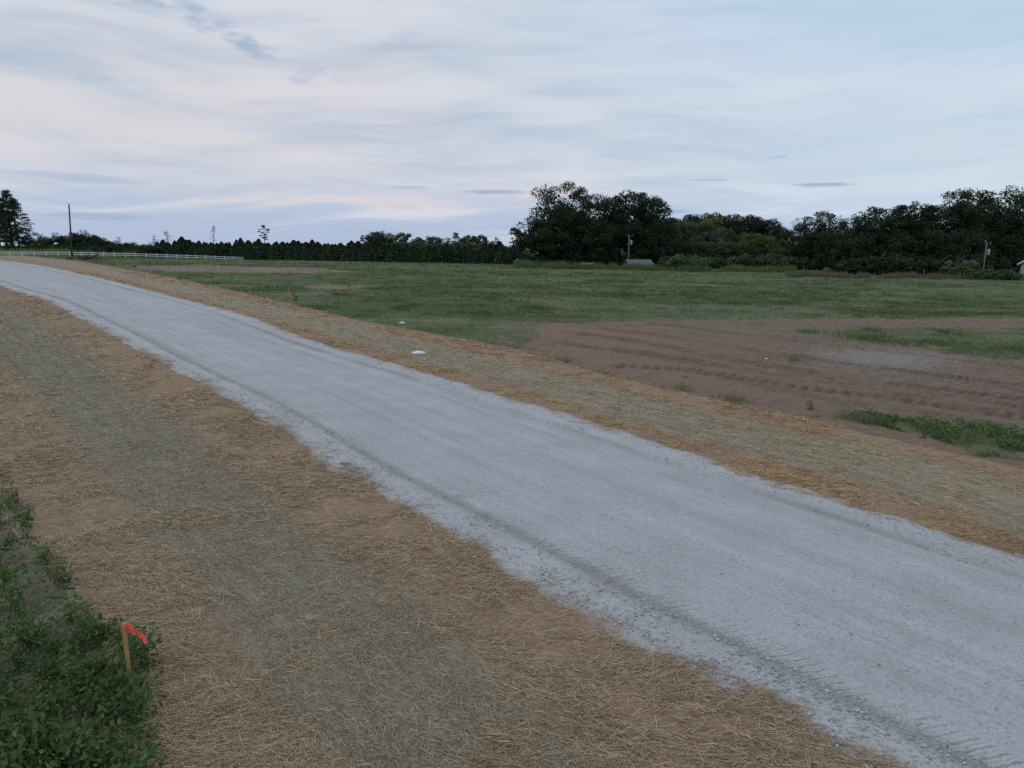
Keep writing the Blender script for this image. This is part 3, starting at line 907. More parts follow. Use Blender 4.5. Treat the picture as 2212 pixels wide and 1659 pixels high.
def stones():
    Vs = []; Fs = []; Cs = []; n0 = 0
    def put(x, y, z, r, BV, BF):
        nonlocal n0
        n = len(x); m = len(BV)
        V = BV[None] * R.uniform(0.7, 1.3, (n, m, 1))
        V = V * (r[:, None, None] * np.stack([R.uniform(.8, 1.4, n), R.uniform(.7, 1.1, n), R.uniform(.45, .8, n)], 1)[:, None, :])
        a = R.uniform(0, 2 * PI, n)[:, None]
        Vx = V[..., 0] * np.cos(a) - V[..., 1] * np.sin(a); Vy = V[..., 0] * np.sin(a) + V[..., 1] * np.cos(a)
        V = np.stack([Vx + x[:, None], Vy + y[:, None], V[..., 2] + z[:, None]], -1)
        Vs.append(V.reshape(-1, 3))
        Fs.append((BF[None] + (np.arange(n) * m)[:, None, None]).reshape(-1, 3) + n0)
        g = R.uniform(0.26, 0.52, (n, 1)); c = g * np.array([[1.0, 0.99, 0.98]])
        tan = R.uniform(0, 1, n) < 0.04
        c[tan] = np.array((0.30, 0.20, 0.13))
        Cs.append(np.repeat(c, m, axis=0)); n0 += n * m
    for cnt, y1, r0, r1, BV, BF in ((150000, 34, 0.007, 0.014, OCT_V, OCT_F), (70000, 30, 0.011, 0.021, ICO_V, ICO_F), (900, 22, 0.018, 0.032, ICO_V, ICO_F)):
        x, y = frame_pts(int(cnt * 1.15), 3.6, y1, 1.3, R)
        b = band(x, y)
        ac = (b - 3) * 6.4
        keep = (b > 2.95) & (b < 4.01)
        p = 0.30 + 0.95 * sst(fbm(x / 1.6, y / 1.6, 101, 4), 0.47, 0.66) * sst(ac, 1.3, 2.6) * sst(-ac, -5.6, -4.6)
        p += 0.30 * np.exp(-((ac - 0.55) / 0.28) ** 2) * sst(fbm(x / .9, y / .9, 105, 3), 0.35, 0.6)
        p += 0.4 * np.exp(-((ac - 0.0) / 0.13) ** 2) * sst(fbm(x / 1.2, y / 1.2, 108, 3), 0.42, 0.6)
        k = keep & (R.uniform(0, 1, len(x)) < p)
        x, y = x[k], y[k]
        r = R.uniform(r0, r1, len(x)) * R.uniform(0.7, 1.25, len(x))
        put(x, y, road_z(x, y) + r * 0.12, r, BV, BF)
    me = mesh_np('loose_gravel', np.concatenate(Vs), [np.concatenate(Fs)], False, color=np.concatenate(Cs))
    tag(link('loose_gravel', me, M['stone']), 'loose pale grey stones scattered over the gravel road', 'gravel', kind='stuff')
stones()

def clods():
    x, y = frame_pts(42000, 13, 50, 0.9, R, 0.82)
    k = (x > -4) & (x < 50)
    x, y = x[k], y[k]
    d = dirt_sd(x, y)
    k = (d > 0.15) & (R.uniform(0, 1, len(x)) < 0.04 + 0.6 * sst(fbm(x / 1.7, y / 1.3, 171, 4), .50, .70))
    x, y = x[k], y[k]; n = len(x)
    r = R.uniform(0.012, 0.040, n) * (1 + y / 90)
    V = ICO_V[None] * R.uniform(.65, 1.3, (n, 12, 1)) * (r[:, None, None] * np.stack([R.uniform(.8, 1.6, n), R.uniform(.7, 1.2, n), R.uniform(.45, .8, n)], 1)[:, None, :])
    V = V + np.stack([x, y, dirt_z(x, y) + r * .2], 1)[:, None, :]
    F = (ICO_F[None] + (np.arange(n) * 12)[:, None, None]).reshape(-1, 3)
    c = np.array((0.225, 0.175, 0.138)) * R.uniform(.75, 1.35, (n, 1))
    me = mesh_np('soil_clods', V.reshape(-1, 3), [F], False, color=np.repeat(c, 12, axis=0))
    tag(link('soil_clods', me, M['stone']), 'crumbled brown soil clods scattered over the bare dirt', 'soil', kind='stuff')
clods()

def blades(name, x, y, z, h, w_, nb, col, mat, lean=0.5, spread=1.0):
    """tufts: nb bent triangular blades each"""
    n = len(x)
    N = n * nb
    rx = np.repeat(x, nb); ry = np.repeat(y, nb); rz = np.repeat(z, nb)
    hh = np.repeat(h, nb) * R.uniform(0.55, 1.15, N)
    ww = np.repeat(w_, nb) * R.uniform(0.7, 1.3, N)
    a = R.uniform(0, 2 * PI, N)
    r = np.repeat(h, nb) * spread * R.uniform(0, 0.5, N)
    bx = rx + np.cos(a) * r; by = ry + np.sin(a) * r
    f = R.uniform(0, 2 * PI, N)
    ln = hh * lean * R.uniform(0.3, 1.3, N)
    sx = -np.sin(f) * ww * .5; sy = np.cos(f) * ww * .5
    V = np.stack([np.stack([bx - sx, by - sy, rz - 0.01], 1), np.stack([bx + sx, by + sy, rz - 0.01], 1),
                  np.stack([bx + np.cos(a) * ln, by + np.sin(a) * ln, rz + hh], 1)], 1).reshape(-1, 3)
    c = np.repeat(col, nb, axis=0) * R.uniform(0.75, 1.25, (N, 1))
    me = mesh_np(name, V, [np.arange(N * 3).reshape(N, 3)], False, color=np.repeat(c, 3, axis=0))
    return link(name, me, mat)

def field_grass():
    x, y = frame_pts(320000, 15, 215, 1.15, R, 0.86)
    b = band(x, y)
    d = np.full(len(x), -9.0)
    nr = (x > -14) & (x < 75) & (y < 70)
    d[nr] = dirt_sd(x[nr], y[nr])
    dj = d + 1.65 * (fbm(x / 1.1, y / 1.1, 51, 4) - 0.5)
    pat = fbm(x / 7, y / 5, 111, 4)
    br = np.full(len(x), -9.0)
    nb = (x > -120) & (x < 20) & (y > 30) & (y < 180)
    br[nb] = np.maximum(sdf(BROWN_FAR[0], x[nb], y[nb]) * 0.5, sdf(BROWN_FAR[1], x[nb], y[nb]) * 0.6 - 0.8)
    bj = b + 0.5 * (fbm(x / 1.3, y / 1.3, 113, 3) - 0.5)
    dj = dj + 1.6 * (fbm(x / 0.5, y / 0.5, 118, 2) - 0.5)
    p = np.where(dj > 0.0, 0.55 * np.exp(-dj / 0.45) + 0.03 * (fbm(x / 1.5, y / 1.5, 117, 3) > 0.56), 1.0) * sst(bj, 7.0, 7.12)
    isl = (d > -2.2) & (x > 4)
    p = p * np.where(isl, 0.15 + 0.85 * sst(fbm(x / 0.9, y / 1.4, 127, 3), 0.36, 0.56), 1.0)
    p = p * (1 - 0.9 * sst(br + 4 * (fbm(x / 4, y / 4, 119, 3) - 0.5), -0.6, 0.8)) * (0.22 + 0.78 * sst(pat, 0.60, 0.44))
    k = (R.uniform(0, 1, len(x)) < p)
    x, y, pat, dj = x[k], y[k], pat[k], dj[k]
    n = len(x)
    cl = sst(fbm(x / 1.8, y / 1.4, 121, 4), 0.5, 0.72)
    h = (0.05 + 0.085 * R.uniform(0, 1, n) + 0.14 * cl) * (1 + y / 260)
    wd = np.maximum(0.012, y / FPX * 0.55)
    big = fbm(x / 26, y / 16, 123, 3)
    g1 = np.array((0.145, 0.190, 0.085)); g2 = np.array((0.215, 0.262, 0.120)); dry = np.array((0.34, 0.295, 0.20)); dk = np.array((0.085, 0.130, 0.060))
    c = g1 + (g2 - g1) * sst(big, 0.35, 0.65)[:, None]
    c = c + (dry - c) * (0.8 * sst(pat, 0.46, 0.62) * R.uniform(0.2, 1, n))[:, None]
    c = c + (dk - c) * (0.7 * cl)[:, None]
    edge_dry = sst(dj, -0.9, 0.1)[:, None] * R.uniform(0, .8, (n, 1))
    c = c + (dry - c) * edge_dry
    tag(blades('field_grass', x, y, T(x, y), h, wd, 4, c, M['grass'], 0.6, 1.6), 'short patchy green grass over the field beyond the road', 'grass', kind='stuff')
field_grass()

def low_weeds():
    """creeping weeds at the near left edge and along the dirt at the right"""
    mb = []
    V = MB()
    rng = np.random.default_rng(77)
    x, y = frame_pts(140000, 3.6, 16, 1.2, rng)
    b = band(x, y)
    nz = fbm(x / 0.7, y / 0.7, 131, 4)
    k = (b < -0.01 + 0.35 * (nz - .5)) & (nz > 0.39 + 0.14 * sst(-b, .55, 1.0)) & (x > -14)
    x, y, nz = x[k], y[k], nz[k]
    h = 0.26 * sst(nz, 0.36, 0.7) * rng.uniform(0.1, 1, len(x))
    V.leaves(np.stack([x, y, T(x, y) + h + 0.01], 1), rng.uniform(0.03, 0.075, len(x)), rng.uniform(0.018, 0.04, len(x)), rng, 0.45, np.clip(rng.uniform(0, 1, len(x)) * (0.35 + 0.65 * sst(h, 0.0, 0.2)) + 0.5 * (fbm(x / .5, y / .5, 133, 3) - .5), 0, 1))
    x, y = frame_pts(300000, 12.5, 24, 1.0, rng, 0.85)
    s1 = sdf(GRASS_ISL[2], x, y) + 1.3 * (fbm(x / 0.8, y / 0.8, 137, 4) - 0.5)
    k = s1 > 0.02
    x, y, s1 = x[k], y[k], s1[k]
    k = rng.uniform(0, 1, len(x)) < sst(fbm(x / .5, y / .5, 139, 3), .35, .6)
    x, y, s1 = x[k], y[k], s1[k]
    h = 0.26 * sst(s1, -0.1, 0.7) * rng.uniform(0.05, 1, len(x))
    V.leaves(np.stack([x, y, T(x, y) + h + 0.01], 1), rng.uniform(0.06, 0.14, len(x)), rng.uniform(0.022, 0.05, len(x)), rng, 0.25, rng.uniform(0, 1, len(x)) * (0.3 + 0.7 * sst(h, 0.0, 0.2)))
    o = V.build('weed_cover', M['weed'])
    tag(o, 'low green weeds creeping over the near verge and dirt edge', 'weeds', kind='stuff')
low_weeds()

# ------------------------------------------------------------------ weed plants round the near stake
def weed_proto(seed, h, spike):
    rng = np.random.default_rng(seed)
    st = MB(); lf = MB(); sps = []
    nst = rng.integers(3, 6)
    for i in range(nst):
        a = rng.uniform(0, 2 * PI); ln = rng.uniform(0.15, 0.5) * h
        top = np.array((math.cos(a) * ln, math.sin(a) * ln, h * rng.uniform(0.7, 1.0)))
        p = [np.array((0, 0, -0.03)), top * np.array((.35, .35, .5)), top]
        st.tube(p, (0.006, 0.005, 0.003), 4)
        n = int(46 * h / 0.5)
        t = rng.uniform(0.12, 1, n)
        c = np.array([p[0] + (p[2] - p[0]) * q for q in t]) + rng.normal(size=(n, 3)) * np.array((.075, .075, .04)) * (h / .5)
        c[:, 2] = np.maximum(c[:, 2], 0.02)
        lf.leaves(c, rng.uniform(0.045, 0.10, n), rng.uniform(0.025, 0.05, n), rng, 0.3, rng.uniform(0, 1, n) * (0.3 + 0.7 * t))
        if spike:
            m_ = 26
            q = rng.uniform(0, 1, m_)
            cc = top + np.stack([rng.normal(0, .010, m_), rng.normal(0, .010, m_), q * 0.16 - 0.02], 1)
            sps.append(MB().leaves(cc, 0.035, 0.018, rng, 0.0))
    return st, lf, sps

WEED_LABEL = 'leafy dark green weed in the thicket round the near stake'
SPIKE_LABEL = 'weed with pale yellow green seed spikes in the thicket by the near stake'
protos = []
for i in range(6):
    spike = i >= 4
    st, lf, sp = weed_proto(200 + i, 0.42 if not spike else 0.5, spike)
    fm = lf.mesh('foliage')
    fm.materials.append(M['weed_yellow' if i in (3,) else 'weed'])
    protos.append((st.mesh('stem'), fm, [q.mesh('seed_spike') for q in sp]))
STAKE = at(284, 1500)
rng = np.random.default_rng(5)
wp = []
tries = 0
while len(wp) < 66 and tries < 6000:
    tries += 1
    u = rng.uniform(-120, 320); v = rng.uniform(1385, 1740)
    p_ = at(u, v)
    if u > 215 + (v - 1400) * 0.32 and u > 250:
        if not (v < 1600 and u < 318):
            continue
    if any(math.hypot(p_[0] - q[0], p_[1] - q[1]) < 0.16 for q in wp):
        continue
    if math.hypot(p_[0] - STAKE[0], p_[1] - STAKE[1]) < 0.13:
        continue
    wp.append(p_)
for i, p_ in enumerate(wp):
    kd = 4 + (i % 2) if i % 8 == 3 else i % 4
    spike = kd >= 4
    a, b_, c_ = protos[kd]
    t_ = thing('weed_plant', SPIKE_LABEL if spike else WEED_LABEL, 'weed', (p_[0], p_[1], T1(*p_)), rng.uniform(0, 6.28),
               'weeds with pale spikes by the near stake' if spike else 'leafy weeds round the near stake', [rng.uniform(0.65, 1.1)] * 3)
    link('stem', a, M['weed'], t_); link('foliage', b_, M['weed'], t_)
    for q in c_:
        link('seed_spike', q, M['weed_pale'], t_)
for i in range(26):
    v = 1060 + i * 13
    p_ = at(rng.uniform(-60, max(10, (v - 1030) * .62)), v)
    a, b_, c_ = protos[i % 4]
    t_ = thing('weed_plant', 'small leafy weed in the loose strip up the picture edge above the thicket', 'weed', (p_[0], p_[1], T1(*p_)), rng.uniform(0, 6.28),
               'loose weeds above the near thicket', [rng.uniform(0.45, 0.8)] * 3)
    link('stem', a, M['weed'], t_); link('foliage', b_, M['weed'], t_)
# single weeds elsewhere
for u, v, s, lab in [(1752, 888, 0.75, 'small bright green weed alone on bare dirt between straw and tread marks'),
                     (60, 1140, 0.8, 'dry tufted weed at the straw edge above the near weed thicket'),
                     (8, 1275, 0.7, 'bright yellow green weed at the picture edge beside bare soil'),
                     (640, 650, 1.6, 'dark bushy weed beside the ribboned stake at the field edge')]:
    p_ = at(u, v)
    a, b_, c_ = protos[1]
    t_ = thing('weed_plant', lab, 'weed', (p_[0], p_[1], T1(*p_)), 1.0, None, [s] * 3)
    link('stem', a, M['weed'], t_); link('foliage', b_, M['weed'], t_)

# ------------------------------------------------------------------ survey stakes
def stake(u, v, v_top, label, ribbon, s=0.06):
    x, y = at(u, v)
    zb = T1(x, y)
    h = ztop(y, v_top) - zb
    t_ = thing('survey_stake', label, 'stake', (x, y, zb), 0.25)
    hw, hd = s * .55, s * .5
    V = []
    for z_, k in ((-0.15, 0.6), (h - 0.012, 1), (h, 0.82)):
        V += [(-hw * k, -hd * k, z_), (hw * k, -hd * k, z_), (hw * k, hd * k, z_), (-hw * k, hd * k, z_)]
    q = [(0, 3, 2, 1), (8, 9, 10, 11)]
    for L_ in (0, 4):
        for j in range(4):
            q.append((L_ + j, L_ + (j + 1) % 4, L_ + 4 + (j + 1) % 4, L_ + 4 + j))
    MB().add(V, q).build('post', M['stake'], t_)
    if ribbon:
        rb = MB()
        wr = 0.042
        # wrap round the head
        e = 0.004
        for z_ in (h - 0.035,):
            V = []
            for (a, b_) in ((-1, -1), (1, -1), (1, 1), (-1, 1)):
                V += [(a * (hw + e), b_ * (hd + e), z_ - wr * .45), (a * (hw + e), b_ * (hd + e), z_ + wr * .45)]
            rb.add(V, [(2 * j, 2 * ((j + 1) % 4), 2 * ((j + 1) % 4) + 1, 2 * j + 1) for j in range(4)])
        # loose tail blown to the side
        tail = []
        ln = 0.26 if ribbon == 'pink' else 0.45
        out = 1.0 if ribbon == 'pink' else 0.22
        n = 11
        for i in range(n):
            k = i / (n - 1)
            cx = hw + out * ln * 0.66 * k
            if ribbon == 'pink':
                cz = h - 0.03 - ln * (0.30 * k + 0.36 * k * k)
            else:
                cz = h - 0.03 - ln * (0.2 * k + 0.8 * k * k)
            cr = 0.010 * math.sin(k * 11) + 0.006 * math.sin(k * 23)
            cy = -hd - 0.004 + cr
            wv = wr * (0.60 + 0.16 * math.sin(k * 6 + 0.5) * (1 - .3 * k) - 0.12 * k)
            tail += [(cx - wv * 0.7 * out, cy - 0.012 * math.cos(k * 13), cz - wv), (cx + wv * 0.7 * out, cy + 0.018 * math.cos(k * 9), cz + wv)]
        rb.add(tail, [(2 * i, 2 * i + 2, 2 * i + 3, 2 * i + 1) for i in range(n - 1)])
        rb.build('ribbon', M['pink' if ribbon == 'pink' else 'orange'], t_)
    return t_
stake(284, 1500, 1347, 'wooden survey stake with bright pink ribbon standing in weeds nearest the camera', 'pink', 0.035)
stake(625, 655, 624, 'thin wooden survey stake with hanging orange ribbon at the field edge by a weed', 'orange')
stake(377, 598, 576, 'plain wooden survey stake at the far straw edge, reddish top, beyond the ribboned one', None)
stake(1361, 598, 585, 'small wooden survey stake standing alone in the grass in front of the blue roofed shed', 'orange')
stake(112, 556, 546, 'short survey stake near the white fence and the woodpile', None)

# ------------------------------------------------------------------ litter
def crumple(name, label, u, v, sx, sy, sz, seed, rz):
    rng = np.random.default_rng(seed)
    x, y = at(u, v)
    nu, nv = 20, 11
    V = []
    for j in range(nv):
        th = PI * j / (nv - 1)
        for i in range(nu):
            ph = 2 * PI * i / nu
            V.append((math.sin(th) * math.cos(ph), math.sin(th) * math.sin(ph), math.cos(th)))
    V = np.array(V)
    k = 0.72 + 0.75 * fbm(V[:, 0] * 2.6 + seed, V[:, 1] * 2.6 + V[:, 2] * 3.1, seed, 3) - 0.2 + 0.25 * np.abs(fbm(V[:, 0] * 6, V[:, 1] * 6 + V[:, 2] * 5, seed + 3, 2) - .5)
    V = V * k[:, None] * np.array((sx, sy, sz)) / 2
    V[:, 2] = np.maximum(V[:, 2] + sz * 0.22, 0.0)
    q = [(j * nu + i, j * nu + (i + 1) % nu, (j + 1) * nu + (i + 1) % nu, (j + 1) * nu + i) for j in range(nv - 1) for i in range(nu)]
    o = MB().add(V, q).build(name, M['bag'], None, True, (x, y, T1(x, y) + 0.02))
    o.rotation_euler = (0, 0, rz)
    return tag(o, label, 'litter')
crumple('plastic_bag', 'crumpled white plastic bag lying on the green mulch beside the road', 905, 766, 0.60, 0.34, 0.18, 3, -0.1)
crumple('plastic_scrap', 'small white plastic scrap at the grass edge above the straw', 869, 700, 0.34, 0.2, 0.16, 8, 0.3)
crumple('paper_scrap', 'tiny white scrap lying on the bare dirt among tread marks', 1655, 777, 0.14, 0.1, 0.07, 12, 0.0)

# ------------------------------------------------------------------ fence
def fence():
    A = np.array(spot(-90, 168)[:2]); B = np.array(spot(525, 205)[:2])
    L = np.linalg.norm(B - A); n = int(L / 2.44)
    t_ = thing('rail_fence', 'long white two rail fence running past the woodpile to the pines', 'fence', (A[0], A[1], T1(*A)))
    o0 = np.array(t_.location)
    post = MB().box((0, 0, 0.56), (0.13, 0.13, 1.2)).add([(-.08, -.08, 1.16), (.08, -.08, 1.16), (.08, .08, 1.16), (-.08, .08, 1.16), (0, 0, 1.23)], None, [(0, 1, 4), (1, 2, 4), (2, 3, 4), (3, 0, 4), (0, 2, 1), (0, 3, 2)]).mesh('post')
    pts = []
    for i in range(n + 1):
        p_ = A + (B - A) * i / n
        pts.append(np.array((p_[0], p_[1], T1(*p_))))
    ang = math.atan2(*(B - A)[::-1])
    for i, p_ in enumerate(pts):
        o = link('post', post, M['white_rail'], t_, p_ - o0)
        o.rotation_euler = (0, 0, ang)
        if i < n:
            d = (pts[i + 1] - p_); d = d / np.linalg.norm(d)
            for h in (0.98, 0.52):
                MB().bar(p_ - o0 + d * 0.066 + (0, 0, h), pts[i + 1] - o0 - d * 0.066 + (0, 0, h), 0.045, 0.16).build('rail', M['white_rail'], t_)
fence()

# ------------------------------------------------------------------ utility poles and wires
def pole(u, y, v_top, label, mat, transformer=None, r=0.095, lean=0.0, group=None):
    x, y, zb = spot(u, y)
    h = ztop(y, v_top) - zb
    t_ = thing('utility_pole', label, 'utility pole', (x, y, zb))
    t_.rotation_euler = (0, lean, 0)
    MB().tube([(0, 0, -0.3), (0, 0, h * .5), (0, 0, h)], (r, r * .88, r * .72), 10).build('pole', mat, t_, True)
    ins = MB(); ins.tube([(-0.16, 0, h - 0.05), (-0.22, 0, h + 0.12)], 0.03, 6); ins.tube([(-0.22, 0, h + 0.10), (-0.22, 0, h + 0.34)], (0.07, 0.05), 8)
    ins.build('insulator', M['galv'], t_)
    if transformer:
        zt = h * transformer
        tr = MB().tube([(0.5, 0, zt - .5), (0.5, 0, zt - .46), (0.5, 0, zt + .42), (0.5, 0, zt + .5)], (.18, .21, .21, .15), 12).build('transformer', M['transformer'], t_, True)
        MB().tube([(0.44, 0, zt + .5), (0.44, 0, zt + .72)], 0.045, 6).build('bushing', M['pole_grey'], tr)
        MB().bar((0.1, 0, zt + .2), (0.3, 0, zt + .2), 0.08, 0.08).build('bracket', M['galv'], t_)
        MB().bar((0.08, 0, zt + 1.35), (0.62, 0, zt + 1.5), 0.05, 0.05).build('cutout_arm', M['pole_grey'], t_)
        MB().tube([(0.62, 0, zt + 1.2), (0.70, 0, zt + 1.75)], 0.05, 6).build('fuse_cutout', M['pole_grey'], t_)
    return np.array((x, y, zb)), h
pA, hA = pole(156, 158, 441, 'dark wooden utility pole standing by the woodpile and white fence', M['pole_wood'], None, 0.19, 0.055)
pB, hB = pole(1357, 157, 510, 'weathered grey utility pole with white transformer rising behind the blue roofed shed', M['pole_grey'], 0.80, 0.14)
pC, hC = pole(2122, 122, 524, 'grey utility pole before the dark trees near the grey house', M['pole_grey'], 0.74, 0.12)
def wire(a, b_, sag, label, r=0.007):
    a = np.array(a); b_ = np.array(b_)
    k = np.linspace(0, 1, 21)[:, None]
    p_ = a + (b_ - a) * k; p_[:, 2] -= sag * 4 * (k[:, 0] * (1 - k[:, 0]))
    o = MB().tube(p_ - a, r, 4).build('power_line', M['wire'], None, False, a)
    return tag(o, label, 'power line')
far_pole = np.array(spot(1440, 250)); far_pole[2] += 7.0
wire(pA + (-0.7, 0, hA + .3), far_pole + (0, 0, 1.2), 1.0, 'thin upper wire running from the woodpile pole across the sky to the woods')
wire(pA + (-0.3, 0, hA - 2.0), far_pole, 1.2, 'thin lower wire running from the woodpile pole across the sky to the woods')
wire(pA + (-0.7, 0, hA + .3), pA + (-70, 8, hA + 2.0), 1.0, 'thin wire leaving the woodpile pole towards the far left pines')

# ------------------------------------------------------------------ scrap wood pile
def woodpile():
    rng = np.random.default_rng(9)
    c = np.array(spot(190, 150))
    meshes = []
    for i in range(5):
        L = (2.0, 2.6, 3.3, 1.7, 4.2)[i]
        meshes.append(MB().tube([(-L / 2, 0, 0), (-L * .1, rng.uniform(-.06, .06), rng.uniform(0, .05)), (L / 2, 0, 0)], (rng.uniform(.09, .16), rng.uniform(.09, .14), rng.uniform(.05, .1)), 6).mesh('log'))
    for i in range(34):
        k = i / 34
        x_ = rng.normal(0, 1.5 * (1 - .5 * k)); y_ = rng.normal(0, .6); z_ = 0.08 + 0.85 * k * rng.uniform(.6, 1) * math.exp(-(x_ / 2.2) ** 2)
        if i in (2, 5):
            x_, z_ = -2.9, 0.12
        o = link('log', meshes[i % 5], M['scrap'], None, (c[0] + x_, c[1] + y_, T1(c[0] + x_, c[1] + y_) + z_))
        o.rotation_euler = (0, rng.normal(0, .16), rng.normal(0, .5))
        tag(o, 'weathered brown log jumbled in the scrap woodpile before the white fence', 'log', 'logs of the scrap woodpile')
woodpile()

# ------------------------------------------------------------------ buildings
def gable(name, label, u0, u1, y, eave, rise, depth, wall, roof, rot=0.0, over=0.35, trim=False, windows=(), door=False, cat='shed'):
    x0 = spot(u0, y); x1 = spot(u1, y)
    cx = (x0[0] + x1[0]) / 2; W_ = abs(x1[0] - x0[0])
    zb = min(x0[2], x1[2])
    t_ = thing(name, label, cat, (cx, y + depth / 2, zb), rot)
    hw, hd = W_ / 2 - over, depth / 2
    # walls with gable ends (ridge along x)
    V = [(-hw, -hd, -.3), (hw, -hd, -.3), (hw, hd, -.3), (-hw, hd, -.3), (-hw, -hd, eave), (hw, -hd, eave), (hw, hd, eave), (-hw, hd, eave), (-hw, 0, eave + rise), (hw, 0, eave + rise)]
    MB().add(V, [(0, 1, 5, 4), (2, 3, 7, 6), (3, 2, 1, 0)], [(4, 8, 7), (5, 6, 9)]).add(V, [(1, 2, 6, 5), (3, 0, 4, 7)]).build('wall', wall, t_)
    rl = hw + over; sl = rise / hd; ov = over
    rf = MB()
    for s in (-1, 1):
        a = np.array((0, 0, eave + rise + 0.03)); e = np.array((0, s * (hd + ov), eave - sl * ov + 0.03))
        V = [(-rl, a[1], a[2]), (rl, a[1], a[2]), (rl, e[1], e[2]), (-rl, e[1], e[2])]
        V2 = [(p[0], p[1], p[2] + .07) for p in V]
        rf.add(V + V2, [(0, 1, 2, 3), (4, 7, 6, 5), (2, 6, 7, 3), (0, 3, 7, 4), (1, 5, 6, 2), (0, 4, 5, 1)])
        nrib = int(2 * rl / 0.6)
        for i in range(nrib + 1):
            xx = -rl + 0.03 + (2 * rl - .06) * i / nrib
            rf.bar((xx, a[1] + s * .01, a[2] + .09), (xx, e[1], e[2] + .09), .04, .04)
    rf.build('roof', roof, t_)
    if trim:
        tm = MB()
        for sx in (-1, 1):
            for s in (-1, 1):
                tm.bar((sx * (rl + .02), 0, eave + rise + .0), (sx * (rl + .02), s * (hd + ov), eave - sl * ov + .0), .04, .22)
        tm.build('rake_trim', M['trim'], t_)
    for wx, wz in windows:
        f = MB()
        for dx_, dz_, sx_, sz_ in ((0, .55, 1.0, .1), (0, -.55, 1.0, .1), (-.45, 0, .1, 1.0), (.45, 0, .1, 1.0)):
            f.box((wx + dx_, -hd - .03, wz + dz_), (sx_, .06, sz_))
        fo = f.build('window', M['trim'], t_)
        MB().box((wx, -hd - .012, wz), (.8, .02, 1.0)).build('pane', M['pane'], fo)
    if door:
        MB().box((hw * .3, -hd - .02, 1.0), (1.0, .04, 2.0)).build('door', M['shed_wall'], t_)
    return t_
gable('shed', 'low shed with blue grey metal roof standing at the far field edge', 1351, 1411, 150, 0.95, 1.0, 3.8, M['shed_wall'], M['roof_blue'], 0.30, 0.35, False, (), False)
gable('lean_shelter', 'pale low roof half hidden by tall grass under the big oaks', 1256, 1284, 152, 0.55, 0.4, 1.8, M['shed_wall'], M['roof_pale'], 0.25, 0.2)
gable('house', 'grey sided house with shingle roof at the right edge of the trees', 2262, 2410, 126, 2.7, 2.3, 8.0, M['siding'], M['roof_grey'], 0.3, 0.4, True, ((-1.9, 1.5), (1.5, 1.5)), True, 'house')
gable('cottage', 'small white trimmed house almost hidden among trees behind the weeds', 1806, 1848, 157, 2.3, 2.0, 6.0, M['siding'], M['roof_grey'], 0.9, 0.35, True, ((0, 1.4),), False, 'house')

def car():
    x, y, zb = spot(1131, 161)
    t_ = thing('parked_car', 'dark parked car in long grass below the oaks', 'car', (x, y, zb), 0.1)
    prof = [(-2.2, .35), (2.2, .35), (2.25, .75), (1.3, .92), (.6, 1.42), (-1.2, 1.45), (-1.9, .98), (-2.25, .9)]
    n = len(prof)
    V = [(p[0], -.85, p[1]) for p in prof] + [(p[0], .85, p[1]) for p in prof]
    mb = MB().add(V, [(i, (i + 1) % n, n + (i + 1) % n, n + i) for i in range(n)])
    bodyc = [(0, .9)]
    for s, o in ((-1, 0), (1, n)):
        mb.add([(0, s * .85, .8)] + [V[o + i] for i in range(n)], None, [(0, 1 + i, 1 + (i + 1) % n) for i in range(n)])
    body = mb.build('body', M['car_paint'], t_)
    for s in (-1, 1):
        MB().add([(-1.65, s * .856, 1.0), (1.1, s * .856, .97), (.55, s * .856, 1.36), (-1.15, s * .856, 1.38)], [(0, 1, 2, 3)]).build('window', M['pane'], t_)
        for wx in (-1.4, 1.4):
            MB().tube([(wx, s * .70, .33), (wx, s * .89, .33)], .33, 14).build('wheel', M['rubber'], t_)
car()

# ------------------------------------------------------------------ trees
def dome(rng, n, w_, h0, h1, shell=0.65, flatb=0.55):
    """clump centres in a crown: width w_, from h0 to h1"""
    out = []
    cz = h0 + (h1 - h0) * 0.42
    while len(out) < n:
        d = rng.normal(size=3); d /= np.linalg.norm(d)
        r = rng.uniform(0.78, 1.0) if rng.uniform() < shell else rng.uniform(0.2, 0.8)
        p_ = d * r
        rho = math.hypot(p_[0], p_[1]); zc = min(abs(p_[2]), .995)
        f_ = math.sqrt(1 - zc ** 3.0) / math.sqrt(1 - zc * zc)
        p_[0] *= min(f_, 1.6); p_[1] *= min(f_, 1.6)
        a = h1 - cz if p_[2] > 0 else (cz - h0)
        wob = 0.82 + 0.36 * vnoise(np.array([d[0] * 2.2 + 7]), np.array([d[1] * 2.2 + d[2] * 1.7]), int(w_ * 10))[0]
        out.append((p_[0] * w_ / 2 * wob, p_[1] * w_ / 2 * wob, cz + p_[2] * a * (0.9 + 0.2 * wob - 0.1)))
    return np.array(out)

